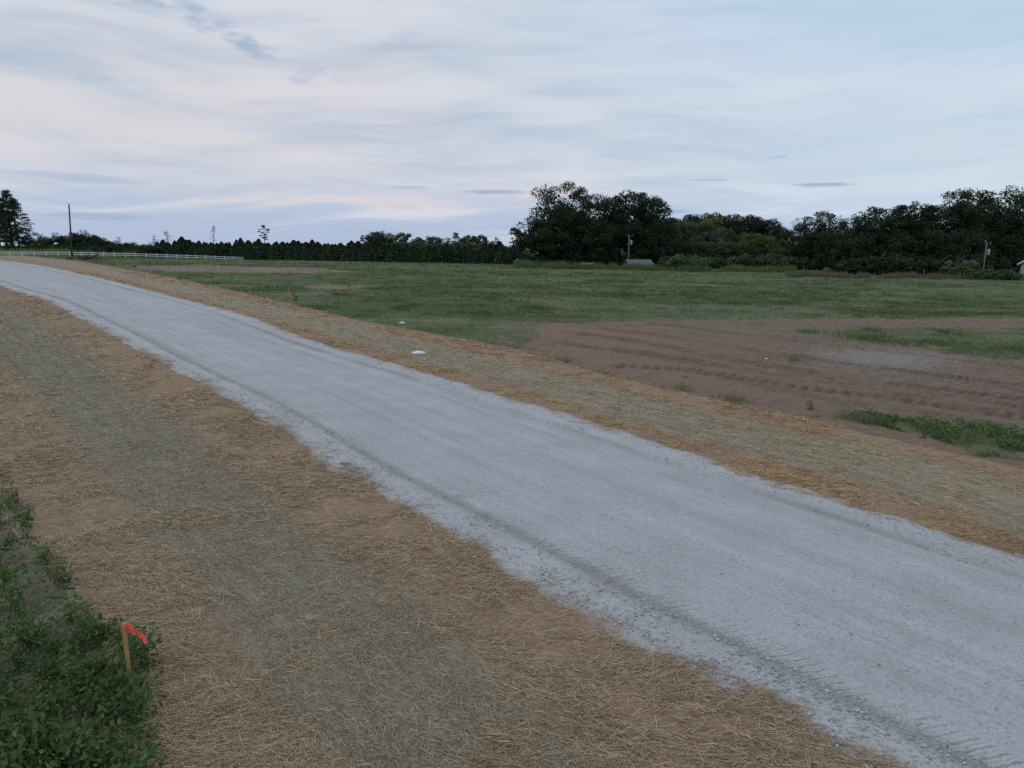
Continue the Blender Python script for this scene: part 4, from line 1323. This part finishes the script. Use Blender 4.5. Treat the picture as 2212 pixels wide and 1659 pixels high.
def broadleaf(seed, h, w_, base, nc=90, per=85, rc=None, leaf=0.42, mat='leaf_dark', thin=0.0, trunk_r=None, lean=0.0, core=420):
    rng = np.random.default_rng(seed)
    C = dome(rng, nc, w_, base, h)
    rc = rc or w_ * 0.085
    tr = MB(); cr = MB()
    r0 = trunk_r or h * 0.018
    fork = base + (h - base) * 0.15
    tr.tube([(0, 0, -0.4), (0.1, 0, fork * .5), (lean, 0, fork), (lean * 1.2, .2, h * .7)], (r0 * 1.35, r0, r0 * .85, r0 * .25), 7)
    # limbs reach the clumps
    main = C[rng.permutation(nc)[:9]]
    for m_ in main:
        s = np.array((lean, 0, rng.uniform(fork * .7, fork + (h - fork) * .3)))
        mid = s + (m_ - s) * .5 + np.array((0, 0, .06 * h)) * rng.uniform(.2, 1)
        tr.tube([s, mid, m_], (r0 * .5, r0 * .3, r0 * .08), 5, cap=False)
    for c in C[::2]:
        k = main[np.argmin(np.linalg.norm(main - c, axis=1))]
        s = np.array((lean, 0, fork)) + (k - np.array((lean, 0, fork))) * rng.uniform(.4, .8)
        tr.tube([s, s + (c - s) * .6 + np.array((0, 0, .15)), c], (r0 * .16, r0 * .1, r0 * .04), 4, cap=False)
    for c in C:
        k = per * 1.9 * rng.uniform(0.5, 1.3) * (1 - thin)
        k = int(k)
        rr = rc * 1.25 * rng.uniform(0.65, 1.35)
        d = rng.normal(size=(k, 3)); d /= np.linalg.norm(d, axis=1)[:, None]
        q = c + d * (rng.uniform(0.25, 1.0, (k, 1)) ** 0.6) * rr * np.array((1.15, 1.15, 0.72))
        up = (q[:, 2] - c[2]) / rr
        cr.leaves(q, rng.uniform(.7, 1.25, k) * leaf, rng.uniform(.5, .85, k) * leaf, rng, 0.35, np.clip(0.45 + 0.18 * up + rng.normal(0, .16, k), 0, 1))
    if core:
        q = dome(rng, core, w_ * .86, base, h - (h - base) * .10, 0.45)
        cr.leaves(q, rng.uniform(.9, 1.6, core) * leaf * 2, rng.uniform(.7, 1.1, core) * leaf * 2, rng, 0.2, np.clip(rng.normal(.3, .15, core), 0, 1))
    return tr.mesh('trunk', True), cr.mesh('crown'), 'bark', mat

def pine(seed, h, w_, base, nc=46, per=110, leaf=0.42, mat='needle'):
    rng = np.random.default_rng(seed)
    tr = MB(); cr = MB()
    r0 = h * .011
    bend = rng.normal(0, .25, 2)
    tr.tube([(0, 0, -.4), (bend[0] * .5, bend[1] * .5, h * .5), (bend[0], bend[1], h)], (r0 * 1.3, r0, r0 * .3), 7)
    for i in range(nc):
        t_ = (i + rng.uniform(0, 1)) / nc
        zz = base + (h - base) * t_
        prof = math.sin(PI * min(1, 0.18 + 0.86 * t_)) ** .7
        r = w_ / 2 * prof * rng.uniform(.35, 1.1)
        a = i * 2.4 + rng.normal(0, .4)
        c = np.array((math.cos(a) * r, math.sin(a) * r, zz + rng.uniform(-.1, .35)))
        s = np.array((bend[0] * t_, bend[1] * t_, zz - r * .12))
        tr.tube([s, (s + c) / 2 + (0, 0, -.1), c], (r0 * .3, r0 * .2, r0 * .08), 4, cap=False)
        k = int(per * rng.uniform(.6, 1.3)); rr = w_ * 0.13 * rng.uniform(.7, 1.3)
        d = rng.normal(size=(k, 3)); d /= np.linalg.norm(d, axis=1)[:, None]
        q = c + d * rng.uniform(.2, 1, (k, 1)) ** .6 * rr * np.array((1.2, 1.2, .5))
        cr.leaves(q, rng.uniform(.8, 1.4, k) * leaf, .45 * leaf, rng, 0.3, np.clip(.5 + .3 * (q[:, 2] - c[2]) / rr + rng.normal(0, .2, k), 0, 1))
    return tr.mesh('trunk', True), cr.mesh('crown'), 'bark', mat

def young_pine(seed, h, w_, mat='needle_young'):
    rng = np.random.default_rng(seed)
    tr = MB(); cr = MB()
    tr.tube([(0, 0, -.3), (0, 0, h * .5), (rng.normal(0, .05), 0, h)], (.09, .06, .015), 5)
    n = 1900
    t_ = rng.uniform(0.02, 1, n) ** .9
    r = w_ / 2 * (1 - t_) ** .75 * (0.92 + .08 * np.sin(t_ * 34 + 2 * np.cos(np.arange(n)))) * rng.uniform(.25, 1.05, n) ** .5
    a = rng.uniform(0, 2 * PI, n)
    q = np.stack([np.cos(a) * r, np.sin(a) * r, h * (.04 + .97 * t_) + .1 * r], 1)
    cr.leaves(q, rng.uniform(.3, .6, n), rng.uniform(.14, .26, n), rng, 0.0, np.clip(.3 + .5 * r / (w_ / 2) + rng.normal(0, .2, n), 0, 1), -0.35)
    return tr.mesh('trunk', True), cr.mesh('crown'), 'bark', mat

def bush(seed, h, w_, mat='leaf_mid', leaf=0.26):
    rng = np.random.default_rng(seed)
    tr = MB(); cr = MB()
    for i in range(6):
        a = rng.uniform(0, 2 * PI); l_ = rng.uniform(.2, .7)
        tr.tube([(0, 0, -.2), (math.cos(a) * w_ * .2 * l_, math.sin(a) * w_ * .2 * l_, h * .4), (math.cos(a) * w_ * .45 * l_, math.sin(a) * w_ * .45 * l_, h * .8)], (.06, .04, .01), 4, cap=False)
    for i in range(22):
        a = rng.uniform(0, 2 * PI); r = w_ / 2 * rng.uniform(0, .85) ** .6
        c = np.array((math.cos(a) * r, math.sin(a) * r, h * rng.uniform(.15, .85) * (1 - .4 * (2 * r / w_) ** 2)))
        k = 55; rr = w_ * .17 * rng.uniform(.7, 1.3)
        d = rng.normal(size=(k, 3)); d /= np.linalg.norm(d, axis=1)[:, None]
        q = c + d * rng.uniform(.3, 1, (k, 1)) * rr * np.array((1, 1, .9)); q[:, 2] = np.maximum(q[:, 2], .05)
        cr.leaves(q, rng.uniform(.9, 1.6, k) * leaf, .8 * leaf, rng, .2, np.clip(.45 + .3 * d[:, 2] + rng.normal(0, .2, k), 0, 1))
    return tr.mesh('stem', True), cr.mesh('foliage'), 'bark', mat

def snag(seed, h, spread, nb, leafy=0, crook=0.3, mat='dead_wood'):
    rng = np.random.default_rng(seed)
    tr = MB(); cr = MB()
    r0 = h * .013
    b1 = crook * rng.uniform(.8, 1.4) if abs(crook) > .5 else rng.normal(0, crook)
    tr.tube([(0, 0, -.3), (b1 * .3, 0, h * .4), (b1 * .8, 0, h * .75), (b1, 0, h)], (r0 * 1.2, r0, r0 * .7, r0 * .2), 6)
    for i in range(nb):
        t_ = rng.uniform(.45, .98); a = rng.uniform(0, 2 * PI); l_ = spread * rng.uniform(.35, 1) * (1.25 - t_)
        s = np.array((b1 * t_, 0, h * t_)); e = s + np.array((math.cos(a) * l_, math.sin(a) * l_, l_ * rng.uniform(-.15, .9)))
        m_ = (s + e) / 2 + rng.normal(0, .12, 3)
        tr.tube([s, m_, e], (r0 * .4, r0 * .28, r0 * .1), 4, cap=False)
        for _ in range(3):
            f = s + (e - s) * rng.uniform(.4, 1); g = f + rng.normal(0, .28, 3) * spread * .5 + (0, 0, .15)
            tr.tube([f, g], (r0 * .2, r0 * .08), 4, cap=False)
        if leafy:
            k = leafy
            q = e + rng.normal(0, .3, (k, 3))
            cr.leaves(q, .32, .14, rng, .2)
    return tr.mesh('trunk', True), (cr.mesh('crown') if leafy else None), mat, 'leaf_grey'

def plant(name, parts, label, cat, u, y, v_top, rz=0.0, group=None, href=None, wide=1.0, sink=0.0, dz=None):
    """stand a tree at column u, distance y, so that its top reaches v_top"""
    x, y, zb = spot(u, y)
    hh = ztop(y, v_top) - zb if v_top is not None else href
    s = hh / href
    t_ = thing(name, label, cat, (x, y, zb - sink), rz, group, (s * wide, s * wide, s))
    tm, cm, tmat, cmat = parts
    link(tm.name.split('.')[0], tm, M[tmat], t_)
    if cm is not None:
        link(cm.name.split('.')[0], cm, M[cmat], t_)
    return t_

rng = np.random.default_rng(42)
# --- the two great oaks and what fills between them
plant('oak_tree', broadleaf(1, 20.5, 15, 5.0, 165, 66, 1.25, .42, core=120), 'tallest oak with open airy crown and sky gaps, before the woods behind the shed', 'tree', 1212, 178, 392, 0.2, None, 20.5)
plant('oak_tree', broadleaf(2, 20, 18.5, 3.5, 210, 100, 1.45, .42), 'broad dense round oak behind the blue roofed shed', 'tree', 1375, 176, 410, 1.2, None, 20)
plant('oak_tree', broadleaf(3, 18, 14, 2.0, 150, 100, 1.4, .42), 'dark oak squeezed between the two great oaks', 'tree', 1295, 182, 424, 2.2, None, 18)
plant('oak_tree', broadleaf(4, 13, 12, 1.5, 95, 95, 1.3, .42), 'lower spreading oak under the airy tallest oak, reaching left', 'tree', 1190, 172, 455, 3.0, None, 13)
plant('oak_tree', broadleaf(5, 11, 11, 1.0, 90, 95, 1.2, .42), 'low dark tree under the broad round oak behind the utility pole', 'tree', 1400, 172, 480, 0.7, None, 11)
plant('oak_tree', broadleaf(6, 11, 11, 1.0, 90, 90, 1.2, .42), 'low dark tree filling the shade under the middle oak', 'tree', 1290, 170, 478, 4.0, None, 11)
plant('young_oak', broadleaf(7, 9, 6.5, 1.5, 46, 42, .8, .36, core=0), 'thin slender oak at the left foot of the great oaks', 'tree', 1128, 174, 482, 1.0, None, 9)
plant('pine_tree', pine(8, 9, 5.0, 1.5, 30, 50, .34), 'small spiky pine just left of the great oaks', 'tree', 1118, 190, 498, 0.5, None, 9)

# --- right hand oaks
plant('oak_tree', broadleaf(11, 15, 12.5, 3.0, 130, 70, 1.15, .40, core=200), 'separate oak standing in the gap before the right hand oaks', 'tree', 1768, 165, 455, 0.4, None, 15)
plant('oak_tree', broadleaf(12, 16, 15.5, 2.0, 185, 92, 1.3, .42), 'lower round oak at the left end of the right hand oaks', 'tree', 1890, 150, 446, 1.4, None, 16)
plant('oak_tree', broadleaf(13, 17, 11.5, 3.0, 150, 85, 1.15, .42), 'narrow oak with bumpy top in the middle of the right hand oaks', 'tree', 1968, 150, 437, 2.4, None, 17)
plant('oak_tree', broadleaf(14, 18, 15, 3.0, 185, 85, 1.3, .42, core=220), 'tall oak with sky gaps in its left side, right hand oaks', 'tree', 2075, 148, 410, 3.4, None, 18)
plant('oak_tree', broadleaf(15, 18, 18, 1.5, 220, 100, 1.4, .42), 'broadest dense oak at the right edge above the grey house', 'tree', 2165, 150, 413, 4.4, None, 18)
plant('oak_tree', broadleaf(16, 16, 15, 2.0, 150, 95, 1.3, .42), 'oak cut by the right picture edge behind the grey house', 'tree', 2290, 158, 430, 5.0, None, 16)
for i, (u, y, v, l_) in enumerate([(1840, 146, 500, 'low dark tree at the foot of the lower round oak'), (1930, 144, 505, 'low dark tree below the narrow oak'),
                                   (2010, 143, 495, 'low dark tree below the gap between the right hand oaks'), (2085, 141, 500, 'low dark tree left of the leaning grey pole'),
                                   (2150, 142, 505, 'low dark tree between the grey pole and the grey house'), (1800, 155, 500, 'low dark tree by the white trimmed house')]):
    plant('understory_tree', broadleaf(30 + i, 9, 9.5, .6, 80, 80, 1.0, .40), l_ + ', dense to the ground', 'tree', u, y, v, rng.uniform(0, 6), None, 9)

# --- wood behind, between the oak groups
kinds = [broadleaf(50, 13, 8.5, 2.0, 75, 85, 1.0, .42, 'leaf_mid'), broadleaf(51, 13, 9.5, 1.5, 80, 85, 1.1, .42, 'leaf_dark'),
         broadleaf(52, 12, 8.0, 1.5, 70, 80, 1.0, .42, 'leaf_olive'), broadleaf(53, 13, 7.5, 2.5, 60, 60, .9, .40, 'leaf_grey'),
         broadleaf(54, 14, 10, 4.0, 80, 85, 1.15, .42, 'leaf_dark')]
kh = [13, 13, 12, 13, 14]
def wood_tree(u, y, v, k, label, group=None, wide=1.0):
    return plant('woodland_tree', kinds[k], label, 'tree', u, y, v, rng.uniform(0, 6.28), group, kh[k], wide)
ML = ('mid green round topped tree in the wood between the two oak groups', 'mid green trees of the wood between the oaks')
DL = ('dark round topped tree along the crest of the wood between the two oak groups', 'dark crest trees of the wood between the oaks')
for u, v in [(1450, 470), (1482, 462), (1518, 458), (1552, 460), (1585, 463), (1618, 466), (1648, 474), (1672, 486), (1692, 500)]:
    wood_tree(u + rng.normal(0, 3), 215 + rng.uniform(-6, 10), v + rng.normal(0, 2), 4 if rng.uniform() < .6 else 1, DL[0], DL[1], 1.05)
for u, v in [(1445, 486), (1478, 474), (1508, 478), (1560, 492), (1600, 500), (1640, 505), (1682, 515)]:
    wood_tree(u, 200 + rng.uniform(-5, 5), v, 0, ML[0], ML[1])
wood_tree(1535, 203, 472, 2, 'yellow olive crowned tree near the top of the wood between the oaks')
wood_tree(1618, 192, 505, 2, 'bright olive tree low in the wood beside the dead white snag')
wood_tree(1660, 190, 512, 2, 'bright olive tree between the white snag and the gap of sky')
wood_tree(1546, 190, 495, 3, 'pale grey green thin tree in the middle of the wood', None, .8)
wood_tree(1500, 189, 505, 3, 'greyish leafless looking tree low in the wood behind the shed side weeds', None, .9)
for u, v in [(1448, 515), (1470, 522), (1520, 520), (1570, 520), (1600, 528), (1640, 532), (1680, 535), (1710, 530), (1740, 520), (1770, 512)]:
    wood_tree(u, 180 + rng.uniform(-6, 4), v, 1 if rng.uniform() < .6 else 0, 'low dark undergrowth tree at the foot of the wood between the oaks', 'undergrowth trees of the wood between the oaks', 1.5)
plant('dead_snag', snag(61, 9, 3.2, 6, 0, 1.6), 'bare white bent snag standing out in the wood between the oaks', 'dead tree', 1648, 188, 498, .3, None, 9)
plant('dead_tree', snag(62, 10, 4.5, 22, 0, .4), 'grey bare branched dead tree in front of the wood', 'dead tree', 1555, 178, 512, .3, None, 10)

# --- trees beyond the field, middle left
for i, (u, v) in enumerate([(785, 510), (818, 497), (838, 503), (870, 500), (905, 512), (935, 508), (955, 512), (985, 503), (1012, 508), (1038, 505), (1058, 520)]):
    k = (4, 0, 1, 0)[i % 4]
    if i in (0, 7):
        plant('pine_tree', pine(70 + i, 11, 6.5, 3.0, 34, 70, .4), ('round tufted pine at the left end of the far woods' if i == 0 else 'tufted pine in the middle of the far woods'), 'tree', u, 262, v, rng.uniform(0, 6), None, 11)
    else:
        wood_tree(u, 255 + rng.uniform(-8, 12), v, k, 'tall dark tree of the far woods left of the great oaks', 'tall trees of the far woods', .92)
for u, v in [(770, 528), (850, 528), (890, 530), (925, 528), (965, 526), (1000, 530), (1035, 528), (1070, 532), (1095, 535), (800, 534), (825, 522), (870, 520), (910, 522), (945, 524), (985, 520), (1018, 524), (1050, 530), (1110, 538), (1085, 540)]:
    wood_tree(u, 238 + rng.uniform(-5, 5), v, 0, 'mid green lower tree of the far woods left of the great oaks', 'lower trees of the far woods', 1.5)
plant('cedar_tree', broadleaf(80, 12, 9, .3, 90, 90, 1.1, .42, 'needle'), 'very dark round cedar standing forward of the far woods', 'tree', 806, 225, 503, 0, None, 12, .85)
plant('pine_tree', pine(81, 11, 5, 2.0, 30, 50, .34), 'thin layered pine at the right end of the far woods by a gap of sky', 'tree', 1072, 235, 513, 1, None, 11)

# --- plantation of young pines
yp = [young_pine(90 + i, 4.6, 3.0 + .3 * (i % 3)) for i in range(5)]
for r_, y0 in enumerate((208, 214, 221, 229, 238)):
    u = 330.0
    while u < 1110:
        u += rng.uniform(9, 16) * (1.25 if r_ == 0 else 1)
        if r_ > 1 and u > 780:
            break
        yy = y0 + rng.uniform(-2.5, 2.5)
        vt = 531.5 - r_ * 1.4 + rng.normal(0, 4.0) + 3.5 * math.sin(u * .05 + r_) + (u - 600) * .010 + max(0, (520 - u)) * .012
        plant('young_pine', yp[rng.integers(5)], 'young dark pine in the plantation row behind the field', 'tree', u, yy, vt, rng.uniform(0, 6), 'young pines of the plantation', 4.6, rng.uniform(1.2, 2.0))

for i, u in enumerate(np.arange(345, 1110, 15)):
    wood_tree(u + rng.uniform(-8, 8), 215 + rng.uniform(-2, 9), 536 + rng.normal(0, 5), (0, 1, 0, 1, 0, 2, 1)[i % 7], 'low broad leafed scrub tree mixed into the young pine plantation', 'scrub trees among the young pines', 2.0)
# lone trees above the plantation
plant('dead_tree', snag(101, 8, 3.4, 26, 5, .2), 'bare fan branched dead tree rising from the plantation', 'dead tree', 366, 240, 500, 0, None, 8)
plant('dead_tree', snag(102, 5, 2.0, 14, 10, .2), 'short shaggy dead tree beside the fan branched one', 'dead tree', 335, 236, 511, 0, None, 5)
plant('dead_pine', snag(103, 11, 2.6, 14, 7, -.8), 'tall thin leaning dead pine with drooping broken top', 'dead tree', 462, 243, 484, 3.3, None, 11)
plant('pine_tree', pine(104, 11, 4.6, 6.0, 16, 60, .36), 'lone tall pine with tufted crown above the plantation', 'tree', 573, 246, 488, 0, None, 11)
plant('dead_tree', snag(105, 6, 2.0, 9, 14, .4), 'small ragged tree top above the plantation near the woodpile pole', 'dead tree', 259, 232, 512, 2, None, 6)

# --- left pines and hedgerow
for i, (u, v, y, l_) in enumerate([(2, 416, 205, 'tall pine at the left picture edge, densest'), (30, 414, 208, 'tall pine with highest top at the left edge'),
                                   (44, 432, 204, 'pine with side branches facing the pole, left clump'), (-30, 405, 210, 'tall pine cut off by the left picture edge'),
                                   (16, 446, 200, 'shorter pine in front of the left edge clump')]):
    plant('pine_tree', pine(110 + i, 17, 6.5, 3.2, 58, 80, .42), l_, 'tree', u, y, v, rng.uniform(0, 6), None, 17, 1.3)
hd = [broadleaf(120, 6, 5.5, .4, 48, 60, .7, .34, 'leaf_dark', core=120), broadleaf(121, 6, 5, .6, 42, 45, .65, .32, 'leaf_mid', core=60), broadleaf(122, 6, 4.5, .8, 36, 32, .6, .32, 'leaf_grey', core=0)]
for u, v, k in [(62, 508, 2), (78, 500, 2), (98, 512, 1), (118, 505, 1), (138, 506, 0), (160, 505, 1), (172, 500, 0), (192, 500, 1), (204, 507, 0), (216, 512, 0), (228, 516, 1), (240, 518, 0), (255, 522, 1), (270, 523, 0), (286, 522, 0), (300, 525, 1), (316, 526, 0), (332, 526, 1), (348, 527, 0)]:
    plant('hedge_tree', hd[k], ('thin grey green small tree in the hedgerow behind the white fence', 'thin trees of the left hedgerow')[0] if k == 2 else ('small bushy tree in the hedgerow behind the white fence' if k == 1 else 'small dark tree in the hedgerow behind the white fence'), 'tree',
          u, 206 + rng.uniform(-3, 3), v, rng.uniform(0, 6), ('dark trees of the left hedgerow', 'bushy trees of the left hedgerow', 'thin trees of the left hedgerow')[k], 6)
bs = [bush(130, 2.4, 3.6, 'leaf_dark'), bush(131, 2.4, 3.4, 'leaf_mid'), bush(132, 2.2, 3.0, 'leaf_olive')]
def bushes(pts, k, label, group):
    for u, y, v in pts:
        plant('bush', bs[k], label, 'bush', u, y, v, rng.uniform(0, 6), group, (2.4, 2.4, 2.2)[k], rng.uniform(1.0, 1.4))
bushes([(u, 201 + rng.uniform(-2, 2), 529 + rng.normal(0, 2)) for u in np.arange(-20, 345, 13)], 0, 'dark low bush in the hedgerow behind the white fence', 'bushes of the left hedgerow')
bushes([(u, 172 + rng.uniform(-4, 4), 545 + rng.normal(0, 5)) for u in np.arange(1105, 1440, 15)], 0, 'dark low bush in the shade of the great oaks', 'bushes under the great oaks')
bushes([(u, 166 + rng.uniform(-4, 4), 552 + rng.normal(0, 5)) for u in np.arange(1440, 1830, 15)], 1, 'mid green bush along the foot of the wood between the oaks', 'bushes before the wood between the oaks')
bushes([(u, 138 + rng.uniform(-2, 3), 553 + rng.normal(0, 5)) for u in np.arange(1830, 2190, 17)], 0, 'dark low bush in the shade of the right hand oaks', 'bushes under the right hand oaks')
bushes([(1475, 148, 543), (1500, 147, 552)], 1, 'pale green bush beside the shed before the wood', 'pale bushes beside the shed')
bushes([(2088, 127, 563)], 2, 'small bright green bush at the field edge left of the leaning grey pole', None)
bushes([(2066, 127, 556)], 1, 'brownish upright bush at the field edge under the right hand oaks', None)
bushes([(2118, 120, 575), (2150, 119, 577), (2185, 118, 578)], 1, 'low green mound of weeds at the right field edge', 'weed mounds at the right field edge')
bushes([(290, 112, 573)], 1, 'dark grass clump on the brown strip by the far straw edge', None)

# --- tall grass at the far field edge
def tall_grass(name, label, u0, u1, y0, y1, n, h0, h1, cols, seed):
    rg = np.random.default_rng(seed)
    uu = rg.uniform(u0, u1, n)
    yy = 168 + (uu + 90) / 615 * 37 + rg.uniform(y0, y1, n) if y0 < 60 else rg.uniform(y0, y1, n)
    X = (uu * 1024 / 2212 - 512) / FPX
    x = X * (yy * math.cos(PITCH) + 5 * math.sin(PITCH))
    pat = fbm(x / 2.5, yy / 4, seed, 3)
    k = rg.uniform(0, 1, n) < 0.06 + 0.94 * sst(pat, .40, .60)
    x, yy, pat = x[k], yy[k], pat[k]
    h = (h0 + (h1 - h0) * sst(pat, .35, .7)) * rg.uniform(.7, 1.15, len(x))
    c = np.array(cols)[rg.integers(len(cols), size=len(x))]
    tag(blades(name, x, yy, T(x, yy), h, np.full(len(x), .10), 5, c, M['grass'], .28, .5), label, 'grass', kind='stuff')
G1 = [(.13, .175, .058), (.11, .155, .055), (.155, .19, .072)]
tall_grass('tall_grass', 'tall yellow green grass along the field edge before the oaks and shed', 1112, 1720, 141, 152, 5200, .5, 1.5, G1, 301)
tall_grass('fence_grass', 'bright green grass strip behind the white fence', -60, 365, 6, 19, 5600, 1.0, 1.9, [(.20, .26, .08), (.17, .22, .07), (.22, .27, .095)], 303)
tall_grass('dry_weeds', 'brown dry weeds along the right field edge under the oaks', 1700, 2260, 119, 134, 5200, .35, 1.0, [(.17, .155, .11), (.13, .15, .08), (.20, .155, .12)], 305)

# thin grey posts of an old wire fence on the right
pm = MB().tube([(0, 0, -.3), (0, 0, .8), (.01, 0, 1.7)], (.07, .065, .06), 6).mesh('fence_post')
for u, y, s, rz in [(2062, 126, 1.1, 0), (2135, 122, .9, 1), (2200, 119, .95, 2), (1680, 148, .9, 0), (1735, 144, .9, .5), (1995, 130, .9, 1.5)]:
    x, y, zb = spot(u, y)
    o = link('fence_post', pm, M['pole_grey'], None, (x, y, zb))
    o.rotation_euler = (rng.normal(0, .03), rng.normal(0, .03), rz); o.scale = (1, 1, s)
    tag(o, 'thin weathered fence post among weeds at the far field edge', 'post', 'old fence posts at the field edge')
